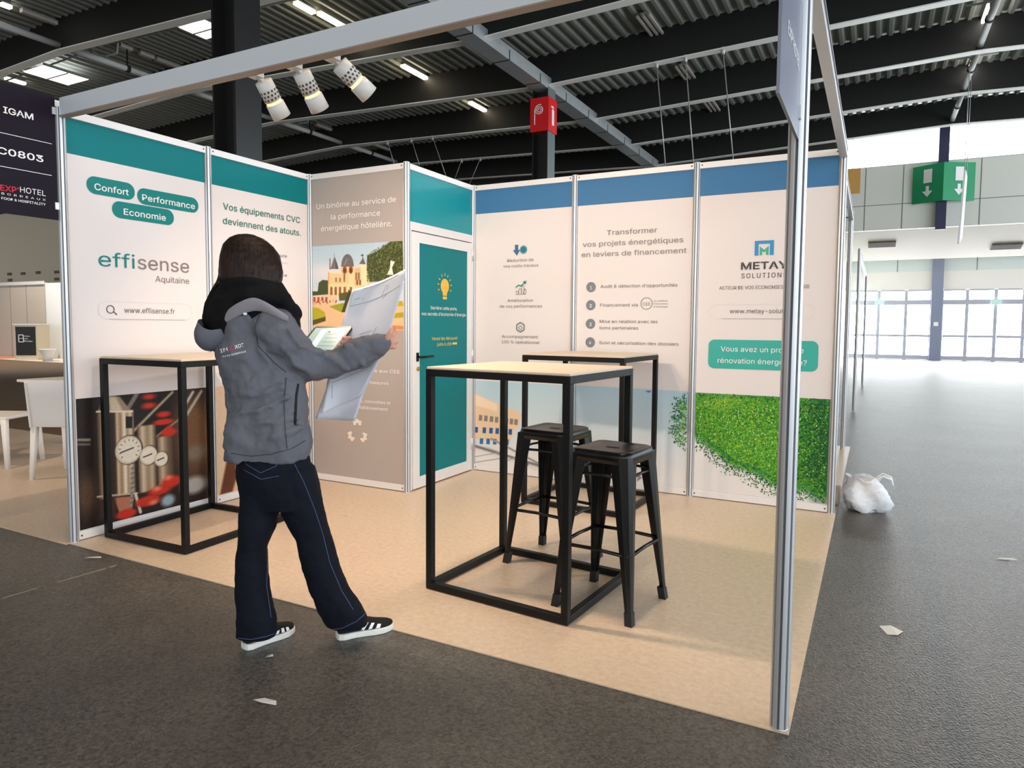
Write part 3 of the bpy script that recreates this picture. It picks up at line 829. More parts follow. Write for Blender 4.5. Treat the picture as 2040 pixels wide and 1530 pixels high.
# ---- taupe cabin front, panel 3
p3 = panel('wall_panel', 'taupe wall panel with white heading and printed photo of a turreted mansion', (0, Y2, 0), 0, 1.0, None, ground=TAUPE)
for txt, a, b, v in (('Un binôme au service de', .081, .899, 2.272), ('la performance', .238, .745, 2.177), ('énergétique hôtelière.', .128, .862, 2.088)):
    lettering('heading_text', txt, p3, a, b, v, .060, INK_W, bold=.006)
for txt, a, b, v, cp in (('on', .84, .895, 1.208, .04), ('Grâce aux CEE', .56, .933, .938, .036), ('de mesures', .56, .819, .842, .036), ('on, concrètes et', .50, .843, .686, .036), ('établissement', .50, .813, .634, .036)):
    lettering('body_text', txt, p3, a, b, v, cp, INK_W)
mb = MB()
for k in range(3):
    a = math.radians(90 + 120 * k)
    cx, cz = .5 + .058 * math.cos(a), .44 + .058 * math.sin(a)
    for j in range(7):
        b_ = a + math.radians(-70 + 24 * j) ; rr = .028 + .012 * (j % 2)
        q = (cx + rr * math.cos(b_), cz + rr * math.sin(b_))
        mb.poly([(q[0] + .017 * math.cos(b_ + t_), -.002 - .0002 * j, q[1] + .012 * math.sin(b_ + t_)) for t_ in (0, .8, 1.6, 2.4, 3.2, 4.0, 4.8, 5.6)])
mb.build('recycling_symbol', mat('ink_cream', S(232, 220, 208), .5), p3)
def mansion():
    c = Canvas(.027, 1.275, .973, 1.968, .0035)
    A = lambda x, y: (lambda p: (p.x, p.z))(ony(580 + x / 6.956, 500 + y / 6.955, Y2))
    c.vgrad((196, 206, 210), (176, 198, 212), 1.6, 1.97); c.ell((.25, 1.75), .3, .06, (214, 212, 212), .08)
    c.poly([A(300, 740), A(300, 1060), A(1600, 1140), A(1600, 700)], (226, 184, 138), .004)      # gravel
    c.poly([A(370, 560), A(385, 440), A(440, 400), A(515, 410), A(520, 600), A(300, 620), A(300, 560)], (64, 74, 38), .006)
    ST = (238, 194, 140); SH = (206, 150, 98)
    c.ell(A(783, 215), .066, .10, (104, 102, 102))
    c.poly([A(515, 290), A(690, 300), A(690, 220), A(870, 215), A(880, 240), A(1050, 250), A(1085, 430), A(1085, 640), A(515, 640)], ST)
    c.poly([A(800, 250), A(880, 240), A(975, 470), A(800, 640)], (246, 206, 152)); c.poly([A(880, 240), A(960, 230), A(970, 480), A(880, 480)], (228, 176, 122)); c.poly([A(965, 180), A(1045, 190), A(1060, 480), A(975, 470)], (250, 214, 166))
    c.poly([A(545, 250), A(600, 80), A(660, 250)], (112, 108, 104)); c.poly([A(605, 80), A(640, 170), A(660, 250), A(620, 250)], (84, 80, 78)); c.line(A(600, 85), A(600, 30), .003, (90, 84, 80))
    c.line(A(540, 250), A(540, 110), .012, (120, 104, 84))
    c.line(A(785, 130), A(785, 70), .006, (90, 86, 82)); c.line(A(780, 110), A(740, 190), .01, (140, 138, 136), .01)
    c.poly([A(945, 180), A(1000, 90), A(1035, 185)], (98, 96, 96)); c.line(A(995, 100), A(990, 50), .006, (70, 70, 66)); c.poly([A(960, 70), A(1010, 65), A(992, 40)], (70, 76, 60))
    c.poly([A(700, 270), A(790, 270), A(795, 300), A(700, 300)], (226, 170, 112))
    for x, y in ((745, 265), (830, 262)): c.ell(A(x, y), .022, .032, (150, 84, 44)); c.ell(A(x, y + 8), .014, .02, (92, 56, 36))
    for x in (625, 680, 740): c.poly([A(x - 12, 370), A(x + 12, 370), A(x + 12, 430), A(x - 12, 430)], (150, 120, 84))
    for x in (740, 905, 940): c.poly([A(x - 12, 300), A(x + 12, 300), A(x + 12, 400), A(x - 12, 400)], (140, 104, 70))
    for x in (920, 960): c.poly([A(x - 14, 400), A(x + 10, 400), A(x + 10, 470), A(x - 14, 470)], (120, 84, 52))
    for x in (560, 620, 680, 745, 830): c.poly([A(x - 16, 500), A(x + 16, 500), A(x + 16, 610), A(x - 16, 610)], (138, 92, 54))
    for x in (590, 650, 712, 790): c.line(A(x, 490), A(x, 640), .012, (250, 216, 166))
    c.line(A(515, 470), A(880, 470), .008, (250, 214, 164)); c.line(A(515, 300), A(700, 310), .008, (250, 220, 176)); c.line(A(520, 470), A(520, 300), .01, SH)
    c.poly([A(660, 590), A(770, 570), A(840, 600), A(800, 680), A(670, 690)], (86, 84, 40), .006)
    c.poly([A(300, 620), A(500, 610), A(640, 640), A(640, 720), A(300, 740)], (232, 190, 158), .004)
    for x in range(310, 480, 55): c.poly([A(x, 640), A(x + 30, 640), A(x + 30, 715), A(x, 715)], (150, 82, 54), .006)
    for k in range(26): c.ell(A(random.uniform(310, 640), random.uniform(690, 730)), .008, .008, random.choice(((196, 84, 40), (220, 170, 60), (120, 100, 40), (240, 200, 180))))
    c.poly([A(530, 770), A(720, 720), A(800, 760), A(700, 850)], (152, 152, 34), .004); c.poly([A(300, 780), A(380, 790), A(470, 850), A(480, 920), A(300, 960)], (176, 164, 34), .004); c.poly([A(300, 960), A(480, 910), A(480, 970), A(300, 1030)], (86, 76, 18), .005)
    c.poly([A(700, 850), A(800, 530), A(850, 600), A(760, 850)], (62, 64, 30), .004)
    c.poly([A(1430, 700), A(1540, 690), A(1560, 760), A(1440, 770)], (176, 162, 34), .004); c.poly([A(1420, 860), A(1560, 850), A(1560, 920), A(1420, 930)], (170, 154, 30), .004); c.poly([A(1400, 1030), A(1560, 1040), A(1560, 1090), A(1400, 1080)], (204, 130, 80), .006)
    tr = [A(1060, 60), A(1180, 10), A(1250, -40), A(1420, -160), A(1545, -170), A(1560, 300), A(1480, 420), A(1250, 420), A(1090, 430), A(1050, 250)]
    c.poly(tr, (62, 70, 34), .012)
    for k in range(900):
        x, y = random.uniform(1050, 1550), random.uniform(-150, 420); g = random.choice(((104, 112, 56), (40, 46, 24), (132, 138, 76), (84, 94, 46)))
        q = A(x, y)
        if y > -160 + (1420 - x) * .55 or x > 1420: c_ = g; 
        else: continue
        a_ = np.hypot(c.U - q[0], c.V - q[1]); c.put((.006 - a_) / .004, c_)
    c.poly([A(1380, 130), A(1440, 150), A(1400, 230), A(1420, 330), A(1330, 330), A(1370, 240)], (232, 224, 206), .006)
    c.noise(4); c.build('printed_photo', p3)
mansion()

# ---- cabin door panel (faces +x)
pd = thing('cabin_door', 'teal door with white frame and yellow light bulb print in the side of the cabin', 'door', (1.0, Y2, 0), R90)
oy = Y2
mb = MB(); mb.box((.029, 0, 2.12), (.962, .012, 2.515)); mb.build('overpanel', mat('print_teal_over', S(6, 140, 150), .42), pd)
mb = MB(); mb.box((.029, -.012, 2.515), (.962, .022, H)); mb.build('top_rail', ALU_W, pd, bevel=.002)
mb = MB(); mb.box((.029, -.014, 2.055), (.962, .022, 2.12)); mb.box((.029, -.012, 0.004), (.05, .022, 2.055)); mb.box((.945, -.012, .004), (.962, .022, 2.055)); mb.build('door_frame', ALU_W, pd, bevel=.002)
leaf = MB(); leaf.box((.055, -.02, .012), (.14, .012, 2.045)); leaf.box((.868, -.02, .012), (.94, .012, 2.045)); leaf.box((.14, -.02, 1.965), (.868, .012, 2.045)); leaf.box((.14, -.02, .012), (.868, .012, .1)); leaf.cur = 1; leaf.box((.14, -.012, .1), (.868, .008, 1.965))
lf = leaf.build('door_leaf', [ALU_W, TEAL], pd)
mb = MB(); mb.box((.095, -.026, 1.03), (.125, -.02, 1.10)); mb.tube([(.11, -.026, 1.066), (.11, -.06, 1.066), (.125, -.068, 1.066), (.27, -.066, 1.068)], .009, 10); mb.build('handle', BLACK, lf)
mb = MB(); mb.lathe([(.017, 0), (.017, .012)], n=16, M=Matrix.Translation((.113, -.02, .972)) @ Matrix.Rotation(math.pi / 2, 4, 'X')); mb.build('lock', mat('brass', S(190, 150, 80), .35, metal=.8), lf)
mb = MB()
for z in (1.9, 1.0, .2): mb.tube([(.945, -.024, z), (.945, -.024, z + .1)], .011, 10)
mb.build('hinge', ALU, lf)
yy = -.0135
mb = MB(); P = []
for k in range(28):
    a = math.radians(-58 + 296 * k / 27); P.append((2.495 - oy + .062 * math.cos(a), yy, 1.645 + .062 * math.sin(a)))
P += [(2.495 - oy - .03, yy, 1.565), (2.495 - oy + .03, yy, 1.565)]
mb.poly(P); mb.poly([(2.495 - oy + u, yy, v) for u, v in ((-.03, 1.535), (.03, 1.535), (.03, 1.558), (-.03, 1.558))])
for k in range(9):
    a = math.radians(-20 + 220 * k / 8); d = Vector((math.cos(a), 0, math.sin(a))); n = Vector((-d.z, 0, d.x)) * .004; cc = Vector((2.495 - oy, yy, 1.645))
    mb.poly([cc + d * .085 + n, cc + d * .085 - n, cc + d * .108 - n, cc + d * .108 + n])
mb.build('bulb_icon', mat('ink_bulb', S(236, 180, 56), .5), lf)
for txt, a, b, v, m_ in (('Derrière cette porte,', 2.285, 2.686, 1.447, INK_W), ("nos secrets d'économie d'énergie.", 2.159, 2.835, 1.397, INK_W), ('Venez les découvrir', 2.299, 2.696, 1.195, INK_Y), ('juste à côté', 2.379, 2.60, 1.147, INK_Y)):
    lettering('door_text', txt, lf, a - oy, b - oy, v, .038, m_, yy - .001, bold=.008)
mb = MB()
for u in (2.615, 2.652):
    mb.poly([(u - oy, yy - .001, 1.153), (u + .018 - oy, yy - .001, 1.153), (u + .018 - oy, yy - .001, 1.147), (u + .034 - oy, yy - .001, 1.162), (u + .018 - oy, yy - .001, 1.177), (u + .018 - oy, yy - .001, 1.171), (u - oy, yy - .001, 1.171)])
mb.build('arrow_icon', INK_Y, lf)

# ---- back wall panels
BACKS = (.9825, 1.0, 1.0035)
p4 = panel('wall_panel', 'blue-headed wall panel with three small icons, next to the teal door', (1.0, YB, 0), 0, .9825, BLUE)
p5 = panel('wall_panel', 'blue-headed wall panel with a grey title and four numbered lines', (1.9825, YB, 0), 0, 1.0, BLUE)
p6 = panel('wall_panel', 'blue-headed wall panel with a square logo, green button and leafy print', (2.9825, YB, 0), 0, 1.0035, BLUE)
for txt, a, b, v in (('Réduction de', 1.351, 1.605, 1.874), ('vos coûts travaux', 1.311, 1.654, 1.826), ('Amélioration', 1.354, 1.604, 1.526), ('de vos performances', 1.278, 1.691, 1.476), ('Accompagnement', 1.301, 1.655, 1.211), ('100 % opérationnel', 1.301, 1.672, 1.163)):
    lettering('body_text', txt, p4, a - 1, b - 1, v, .036, INK_G, bold=.004)
IC_B, IC_T, IC_G = mat('icon_blue', S(54, 96, 136), .5), mat('icon_teal', S(60, 150, 146), .5), mat('icon_grey', S(120, 122, 124), .5)
mb = MB(); yq = -.003
mb.poly([(.445 + u, yq, 1.975 + v) for u, v in ((-.02, .045), (-.02, 0), (-.04, 0), (0, -.05), (.03, 0), (.012, 0), (.012, .045))]); mb.cur = 1; mb.disc((.508, yq, 1.975), .036, (1, 0, 0), (0, 0, 1)); mb.cur = 2; mb.disc((.508, yq - .0006, 1.975), .024, (1, 0, 0), (0, 0, 1))
mb.build('savings_icon', [IC_B, IC_T, IC_B], p4)
mb = MB()
for u, h in ((.44, .03), (.468, .05), (.496, .075)): outline(mb, [(u, 1.59), (u + .02, 1.59), (u + .02, 1.59 + h), (u, 1.59 + h)], .004, yq)
outline(mb, [(.51, 1.6), (.53, 1.59), (.54, 1.62), (.525, 1.64)], .005, yq); mb.cur = 1
for a, b in (((.435, 1.65), (.465, 1.672)), ((.465, 1.672), (.485, 1.66)), ((.485, 1.66), (.525, 1.695))):
    d = Vector((b[0] - a[0], 0, b[1] - a[1])).normalized(); n = Vector((-d.z, 0, d.x)) * .006; A_, B_ = Vector((a[0], yq, a[1])), Vector((b[0], yq, b[1])); mb.poly([A_ + n, A_ - n, B_ - n, B_ + n])
mb.poly([(.505, yq, 1.7), (.54, yq, 1.71), (.535, yq, 1.675)]); mb.build('growth_icon', [IC_G, IC_T], p4)
mb = MB(); outline(mb, [(.485 + .042 * math.cos(a), 1.305 + .042 * math.sin(a)) for a in [k * math.pi / 3 + .5 for k in range(6)]], .012, yq); outline(mb, [(.485 + .02 * math.cos(a), 1.30 + .02 * math.sin(a)) for a in [k * math.pi / 2 for k in range(4)]], .006, yq); mb.build('support_icon', IC_G, p4)
def backphoto(par, x0, u0, u1, second):
    c = Canvas(u0, .06, u1, .82, .004)
    c.vgrad((222, 219, 218), (176, 203, 216), .12, .82)
    A = lambda x, y: (lambda p: (p.x - x0, p.z))(ony(930 + x / 2.6494, 680 + y / 2.65, YB))
    if not second:
        c.poly([A(20, 270), A(60, 285), A(285, 378), A(280, 440), A(250, 470), A(225, 545), A(20, 510)], (228, 196, 164), .005)
        c.poly([A(20, 270), A(60, 285), A(160, 330), A(160, 370), A(20, 330)], (240, 214, 186), .02)
        for x, y, col in [(x, 398 + (x - 37) * .12, (136, 126, 116)) for x in (75, 103, 133, 160, 212, 238, 262)] + [(x, 465 + (x - 37) * .06, (34, 96, 150)) for x in (52, 95, 130, 163, 205, 232)] + [(x, 524 + (x - 37) * .04, (44, 110, 162)) for x in (80, 115, 150, 215)]:
            c.poly([A(x - 10, y - 15), A(x + 8, y - 13), A(x + 6, y + 17), A(x - 12, y + 15)], col)
        c.poly([A(20, 540), A(120, 560), A(380, 660), A(370, 680), A(100, 590), A(20, 565)], (196, 188, 182), .006)
        for p, q, w, col in (((20, 545), (380, 655), .022, (120, 120, 122)), ((20, 560), (370, 672), .008, (230, 228, 226)), ((130, 515), (390, 650), .02, (150, 146, 142)), ((37, 610), (180, 585), .008, (160, 156, 152)), ((37, 640), (230, 610), .008, (150, 148, 146)), ((180, 640), (300, 600), .008, (160, 158, 156))):
            c.line(A(*p), A(*q), w, col)
        c.ell(A(315, 648), .02, .015, (52, 100, 160), .01)
    else:
        c.poly([A(940, 262), A(975, 260), A(962, 272)], (58, 120, 190)); c.poly([A(900, 690), A(925, 720), A(900, 740)], (150, 130, 130), .01)
    c.noise(1.2); c.build('printed_photo', par)
backphoto(p4, 1.0, .03, .955, False)
backphoto(p5, 1.9825, .03, .973, True)
q5 = 1.9825
for txt, a, b, v in (('Transformer', 2.266, 2.682, 2.058), ('vos projets énergétiques', 2.058, 2.889, 1.972), ('en leviers de financement', 2.049, 2.916, 1.889)):
    lettering('title_text', txt, p5, a - q5, b - q5, v, .056, mat('ink_title', S(128, 120, 122), .5), bold=.014)
for n_, txt, a, b, v in ((0, 'Audit & détection d’opportunités', 2.219, 2.852, 1.632), (0, 'Financement via', 2.219, 2.538, 1.480), (0, 'Mise en relation avec les', 2.217, 2.70, 1.347), (0, 'bons partenaires', 2.218, 2.545, 1.295), (0, 'Suivi et sécurisation des dossiers', 2.215, 2.87, 1.173)):
    lettering('list_text', txt, p5, a - q5, b - q5, v, .036, INK_G, bold=.003)
for n_, v in (('1', 1.641), ('2', 1.493), ('3', 1.339), ('4', 1.186)):
    mb = MB(); mb.disc((2.136 - q5, -.002, v), .042, (1, 0, 0), (0, 0, 1)); mb.build('number_disc', mat('ink_disc', S(112, 120, 128), .5), p5)
    lettering('number_text', n_, p5, 2.126 - q5, 2.146 - q5, v - .018, .036, INK_W, -.0035, bold=.02)
mb = MB(); outline(mb, [(2.608 - q5 + .046 * math.cos(2 * math.pi * k / 28), 1.503 + .046 * math.sin(2 * math.pi * k / 28)) for k in range(28)], .005, -.003)
mb.build('seal_ring', mat('ink_olive', S(110, 128, 84), .5), p5)
lettering('seal_text', 'CEE', p5, 2.576 - q5, 2.640 - q5, 1.487, .034, mat('ink_olive', S(110, 128, 84), .5))
for txt, v in (('Les certificats', 1.517), ("d'économies", 1.495), ("d'énergie", 1.472)):
    lettering('seal_text', txt, p5, 2.664 - q5, 2.78 - q5, v, .015, mat('ink_olive', S(110, 128, 84), .5), bold=.01)
# panel 6
q6 = 2.9825
mb = MB(); L = lambda u, v, y=-.003: (3.416 - q6 + u * .132, y, 1.847 + v * .107)
mb.poly([L(0, 0), L(.2, 0), L(.2, .78), L(.8, .78), L(.8, 0), L(1, 0), L(1, 1), L(0, 1)])
mb.cur = 1; mb.poly([L(.27, .02), L(.40, .02), L(.40, .32), L(.5, .2), L(.6, .32), L(.6, .02), L(.73, .02), L(.73, .62), L(.5, .36), L(.27, .62)])
mb.build('logo_mark', [mat('logo_blue', S(36, 136, 196), .5), mat('logo_green', S(46, 168, 132), .5)], p6)
lettering('logo_text', 'METAY', p6, 3.325 - q6, 3.645 - q6, 1.748, .073, INK_D, bold=.036)
lettering('logo_text', 'SOLUTIONS', p6, 3.327 - q6, 3.642 - q6, 1.684, .050, INK_D, spacing=1.25)
lettering('logo_subtitle', 'ACTEUR DE VOS ÉCONOMIES D’ÉNERGIE', p6, 3.169 - q6, 3.797 - q6, 1.602, .036, INK_G, bold=-.006)
mb = MB(); outline(mb, rrect(3.099 - q6, 1.385, 3.835 - q6, 1.490, .052), .002, -.002); mb.build('search_box', mat('ink_pale', S(208, 200, 198), .5), p6)
decal('search_box_shadow_line', p6, [(3.2 - q6, 1.381), (3.7 - q6, 1.381), (3.7 - q6, 1.385), (3.2 - q6, 1.385)], mat('ink_pale2', S(186, 178, 176), .5))
lettering('web_address', 'www.metay-solutions.fr', p6, 3.25 - q6, 3.758 - q6, 1.425, .045, INK_G, bold=.004)
decal('green_button', p6, rrect(3.1 - q6, 1.007, 3.869 - q6, 1.226, .045), mat('button_green', S(48, 166, 154), .45))
lettering('button_text', 'Vous avez un projet de', p6, 3.192 - q6, 3.772 - q6, 1.138, .054, INK_W, -.0035, bold=.008)
lettering('button_text', 'rénovation énergétique?', p6, 3.171 - q6, 3.796 - q6, 1.05, .054, INK_W, -.0035, bold=.008)
c = Canvas(.03, .06, .975, .815, .006); c.vgrad((222, 217, 216), (214, 216, 218))
Aq = lambda x, y: (lambda p: (p.x - q6, p.z))(ony(x, y, YB))
LEAFP = [(1370, 778), (1660, 790), (1660, 995), (1640, 992), (1600, 975), (1570, 985), (1540, 965), (1510, 945), (1480, 935), (1455, 925), (1425, 900), (1400, 880), (1375, 865)]
c.poly([Aq(*p) for p in LEAFP], (74, 140, 44), .05)
c.ell(Aq(1640, 880), .1, .4, (34, 92, 46), .1); c.ell(Aq(1500, 830), .25, .06, (52, 116, 34), .06); c.ell(Aq(1440, 800), .12, .06, (128, 166, 50), .06); c.ell(Aq(1580, 850), .1, .1, (60, 140, 44), .06)
c.noise(1.5); c.build('printed_photo', p6)
GREENS = [mat('leaf_%s' % n, S(*c_), .5, spec=.2) for n, c_ in (('mid', (70, 150, 40)), ('bright', (112, 184, 52)), ('yellow', (160, 190, 60)), ('dark', (30, 88, 40)), ('deep', (20, 60, 34)), ('teal', (40, 128, 104)), ('pale', (190, 214, 150)))]
def leaves(par, x0, polyp, n, u0, u1, edge):
    P = [(lambda p: (p.x - x0, p.z))(ony(x, y, YB)) for x, y in polyp]
    us = [p[0] for p in P]; vs = [p[1] for p in P]
    mb = MB(); made = 0; tries = 0
    while made < n and tries < n * 30:
        tries += 1
        u, v = random.uniform(max(u0, min(us) - .06), min(u1, max(us))), random.uniform(max(.07, min(vs) - .1), min(.812, max(vs)))
        ins = False; dm = 9
        for i in range(len(P)):
            (a0, b0), (a1, b1) = P[i - 1], P[i]
            if (b0 > v) != (b1 > v) and u < (a1 - a0) * (v - b0) / (b1 - b0) + a0: ins = not ins
            LL_ = (a1 - a0) ** 2 + (b1 - b0) ** 2 + 1e-9; t_ = max(0, min(1, ((u - a0) * (a1 - a0) + (v - b0) * (b1 - b0)) / LL_))
            dm = min(dm, math.hypot(u - a0 - t_ * (a1 - a0), v - b0 - t_ * (b1 - b0)))
        if not ins and (dm > edge or random.random() < (dm / edge) ** .6): continue
        r = random.uniform(.005, .0105); a = random.uniform(0, 6.28)
        depth = dm if ins else 0
        right = (u + x0 - 3.75) / .25
        if not ins: k = random.choice((3, 4, 5, 3, 0))
        elif depth < .05: k = random.choice((0, 5, 3, 0, 1, 3))
        elif right > 0 and random.random() < .75: k = random.choice((3, 4, 0, 3))
        else: k = random.choice((0, 0, 1, 1, 2, 3, 0, 6 if random.random() < .4 else 1))
        if r + u > u1 or u - r < u0: continue
        mb.cur = k; ca, sa = math.cos(a), math.sin(a); y = -.003 - random.random() * .0012
        mb.poly([(u + ca * r * p - sa * r * q, y, v + sa * r * p + ca * r * q) for p, q in ((-1, 0), (-.2, -.5), (1, 0), (-.2, .5))]); made += 1
    mb.build('printed_leaves', GREENS, par)
leaves(p6, q6, LEAFP, 7800, .03, .973, .11)
leaves(p5, q5, [(1349, 800), (1345, 835), (1340, 860), (1352, 880), (1372, 893), (1378, 893), (1378, 780), (1372, 790)], 560, .03, .972, .05)

# ---- cabin back and left-wall backs are not in view; the wall ends carry no more
# ---- flag signs on the two front corner posts
DARKP = mat('flag_dark_purple', S(22, 12, 27), .5, spec=.15)
def flag(loc, label, left):
    t = thing('flag_sign', label, 'sign', loc, R90, group='flag signs on the corner posts')
    mb = MB(); mb.box((0, -.004, 0), (.48, .004, .705)); mb.build('board', DARKP if left else mat('flag_purple_glare', S(120, 124, 140), .32, spec=.6), t)  # right board's grey is glare painted over the dark purple
    mb = MB(); 
    for zc in (.06, .6):
        mb = MB(); mb.box((.462, -.01, zc), (.479 if not left else .483, .01, zc + .04)); mb.build('clamp', ALU, t)
    return t
f1 = flag((0, -.51, 1.912), 'dark purple flag sign with white lettering on the front left post', True)
fx = lambda x, y: (lambda p: (p.y + .51, p.z - 1.912))(onx(x, y, 0))
def fl(txt, p, q, cap, m_, bold=0., sp=1.):
    a, b = fx(*p), fx(*q); lettering('flag_text', txt, f1, a[0], b[0], (a[1] + b[1]) / 2, cap, m_, -.0055, bold=bold, spacing=sp)
fl('IGAM', (6, 228), (65, 236), .047, INK_W, .03); fl('C0803', (-6, 307), (85, 322), .05, INK_W, .03)
fl("EXP'", (0, 381), (36, 383), .043, INK_R, .02); fl('HOTEL', (39, 383), (90, 391), .043, INK_W, -.008)
fl('BORDEAUX', (2, 389), (90, 399), .016, INK_W, 0, 1.6); fl('FOOD & HOSPITALITY', (2, 398), (90, 409), .018, INK_W, .02)
for p, q in (((-60, 254), (102, 285)), ((-60, 321), (102, 350))):
    a, b = fx(*p), fx(*q); a = (max(.02, a[0]), a[1])
    zz = (fx(*q)[1] + fx(*p)[1]) / 2
    decal('flag_line', f1, [(.02, zz), (b[0], zz), (b[0], zz + .003), (.02, zz + .003)], INK_W, -.0055)
f2 = flag((XR, -.51, 1.905), 'dark purple flag sign with painted grey glare, seen edge-on at the top of the front right post', False)
lettering('flag_text', "EXP'HOTEL", f2, .12, .42, .19, .05, INK_W, -.0055); lettering('flag_text', 'C0802', f2, .1, .4, .52, .07, INK_W, -.0055, bold=.02)
decal('flag_line', f2, [(.05, .4), (.45, .4), (.45, .404), (.05, .404)], INK_W, -.0055)

# ---- spotlights under the front beam
SPW = mat('spot_white', S(214, 210, 204), .4)
SPH = mat('spot_slot', S(70, 58, 50), .6)
SPG = mat('spot_glow', S(255, 190, 90), .5, emit=(1, .55, .15), es=5)
LENS = mat('spot_lens', S(255, 240, 210), .2, emit=(1, .86, .66), es=30)
def spot(x, aim, label, watts):
    pos = Vector((x, .085, 2.50))
    t = thing('spotlight', label, 'spotlight', pos, group='spotlights under the front beam')
    d = Vector(aim).normalized()
    Rm = d.to_track_quat('-Z', 'Y').to_matrix().to_4x4()
    mb = MB(); mb.box((-.03, -.062, .0), (.03, -.02, .03)); mb.bar((0, -.05, .015), (0, .0, -.005), .02, .02); mb.build('bracket', SPW, t)
    mb = MB(); mb.lathe([(.02, .0), (.042, -.004), (.043, -.1), (.035, -.101)], n=28, M=Rm); mb.lathe([(.035, -.113), (.045, -.114), (.047, -.185), (.041, -.185), (.039, -.115)], n=28, M=Rm)
    mb.build('body', SPW, t)
    mb = MB(); mb.lathe([(.038, -.099), (.038, -.115)], n=28, M=Rm); mb.build('glow_ring', SPG, t)
    mb = MB()
    for row, z in enumerate((-.05, -.068, -.086)):
        for k in range(14):
            a = 2 * math.pi * (k + .5 * (row % 2)) / 14
            c0 = Rm @ Vector((.0436 * math.cos(a), .0436 * math.sin(a), z)); n = Rm.to_3x3() @ Vector((math.cos(a), math.sin(a), 0)); tt = Rm.to_3x3() @ Vector((-math.sin(a), math.cos(a), 0)); zz = Rm.to_3x3() @ Vector((0, 0, 1))
            mb.poly([c0 + tt * .005 - zz * .005, c0 + tt * .005 + zz * .005, c0 - tt * .005 + zz * .005, c0 - tt * .005 - zz * .005])
    mb.build('cooling_slots', SPH, t)
    mb = MB(); mb.disc(Rm @ Vector((0, 0, -.172)), .039, Rm.to_3x3() @ Vector((1, 0, 0)), Rm.to_3x3() @ Vector((0, 1, 0))); mb.build('lens', LENS, t)
    ld = bpy.data.lights.new('spot_lamp', 'SPOT'); ld.energy = watts; ld.color = (1, .77, .58); ld.spot_size = math.radians(150); ld.spot_blend = .7; ld.shadow_soft_size = .03
    lo = bpy.data.objects.new('spot_lamp', ld); COL.objects.link(lo); lo.parent = t; lo.location = d * .195; lo.rotation_euler = d.to_track_quat('-Z', 'Y').to_euler()
    return t
spot(1.55, (-.05, 1.4, -1.6), 'white spotlight under the front beam, leftmost of three', SPOT_W)
spot(1.80, (0, 1.4, -1.6), 'white spotlight under the front beam, middle of three', SPOT_W)
spot(2.03, (.7, 1.5, -1.2), 'white spotlight under the front beam, rightmost of three and turned aside', SPOT_W)

spot(-2.6, (.4, 1.4, -1.5), 'white spotlight above the neighbouring stand with the white chairs', SPOT_W * 1.3)
t = thing('fill_light', 'fill light added unseen under a roof beam to brighten the distant stand at the left', 'fill_light', (-21, 9.81, 7.0))  # added lamp, hidden from view, that brightens the distant partitions
mb = MB(); mb.box((-.16, -.1, -.16), (.16, .1, -.03)); mb.box((-.02, -.02, -.04), (.02, .02, .005)); mb.build('housing', BLACK, t)
ld = bpy.data.lights.new('fill_light_lamp', 'SPOT'); ld.energy = 2600; ld.color = (1, .93, .84); ld.spot_size = math.radians(120); ld.spot_blend = .6; ld.shadow_soft_size = .1
lo = bpy.data.objects.new('fill_light_lamp', ld); COL.objects.link(lo); lo.parent = t; lo.location = (0, 0, -.22); lo.rotation_euler = Vector((0, .2, -1)).to_track_quat('-Z', 'Y').to_euler()
# =================================================================== FURNITURE
def bar_table(name, label, c, rz, sx, sy, h=1.105):
    """cube frame of black square tube with a thin wooden top"""
    t = thing(name, label, 'table', (c[0], c[1], 0), rz, group='tall black-framed bar tables')
    k = .034; a, b = sx / 2, sy / 2
    mb = MB()
    for s in (-1, 1):
        mb.bar((-a, s * (b - k / 2), k / 2 + .004), (a, s * (b - k / 2), k / 2 + .004), k, k); mb.bar((s * (a - k / 2), -b + k, k / 2 + .004), (s * (a - k / 2), b - k, k / 2 + .004), k, k)
    mb.build('base_frame', BLACK, t, bevel=.002)
    mb = MB()
    for s in (-1, 1):
        mb.bar((-a, s * (b - k / 2), h - k / 2), (a, s * (b - k / 2), h - k / 2), k, k); mb.bar((s * (a - k / 2), -b + k, h - k / 2), (s * (a - k / 2), b - k, h - k / 2), k, k)
    mb.build('top_frame', BLACK, t, bevel=.002)
    for s1 in (-1, 1):
        for s2 in (-1, 1):
            mb = MB(); mb.bar((s1 * (a - k / 2), s2 * (b - k / 2), k + .004), (s1 * (a - k / 2), s2 * (b - k / 2), h - k), k, k); mb.build('leg', BLACK, t, bevel=.002)
    mb = MB(); mb.box((-a + .004, -b + .004, h), (a - .004, b - .004, h + .012)); mb.build('tabletop', WOOD, t, bevel=.002)
    return t
bar_table('bar_table', 'tall black bar table in front with two stools tucked under its right side', (2.70, .735), math.radians(-4.5), .80, .70)
bar_table('bar_table', 'tall black bar table against the left wall, partly behind the woman', (.42, .55), math.radians(2), .72, .80)
bar_table('bar_table', 'tall black bar table at the back, beside the wall with numbered lines', (2.345, 2.47), math.radians(-3), .80, .70)

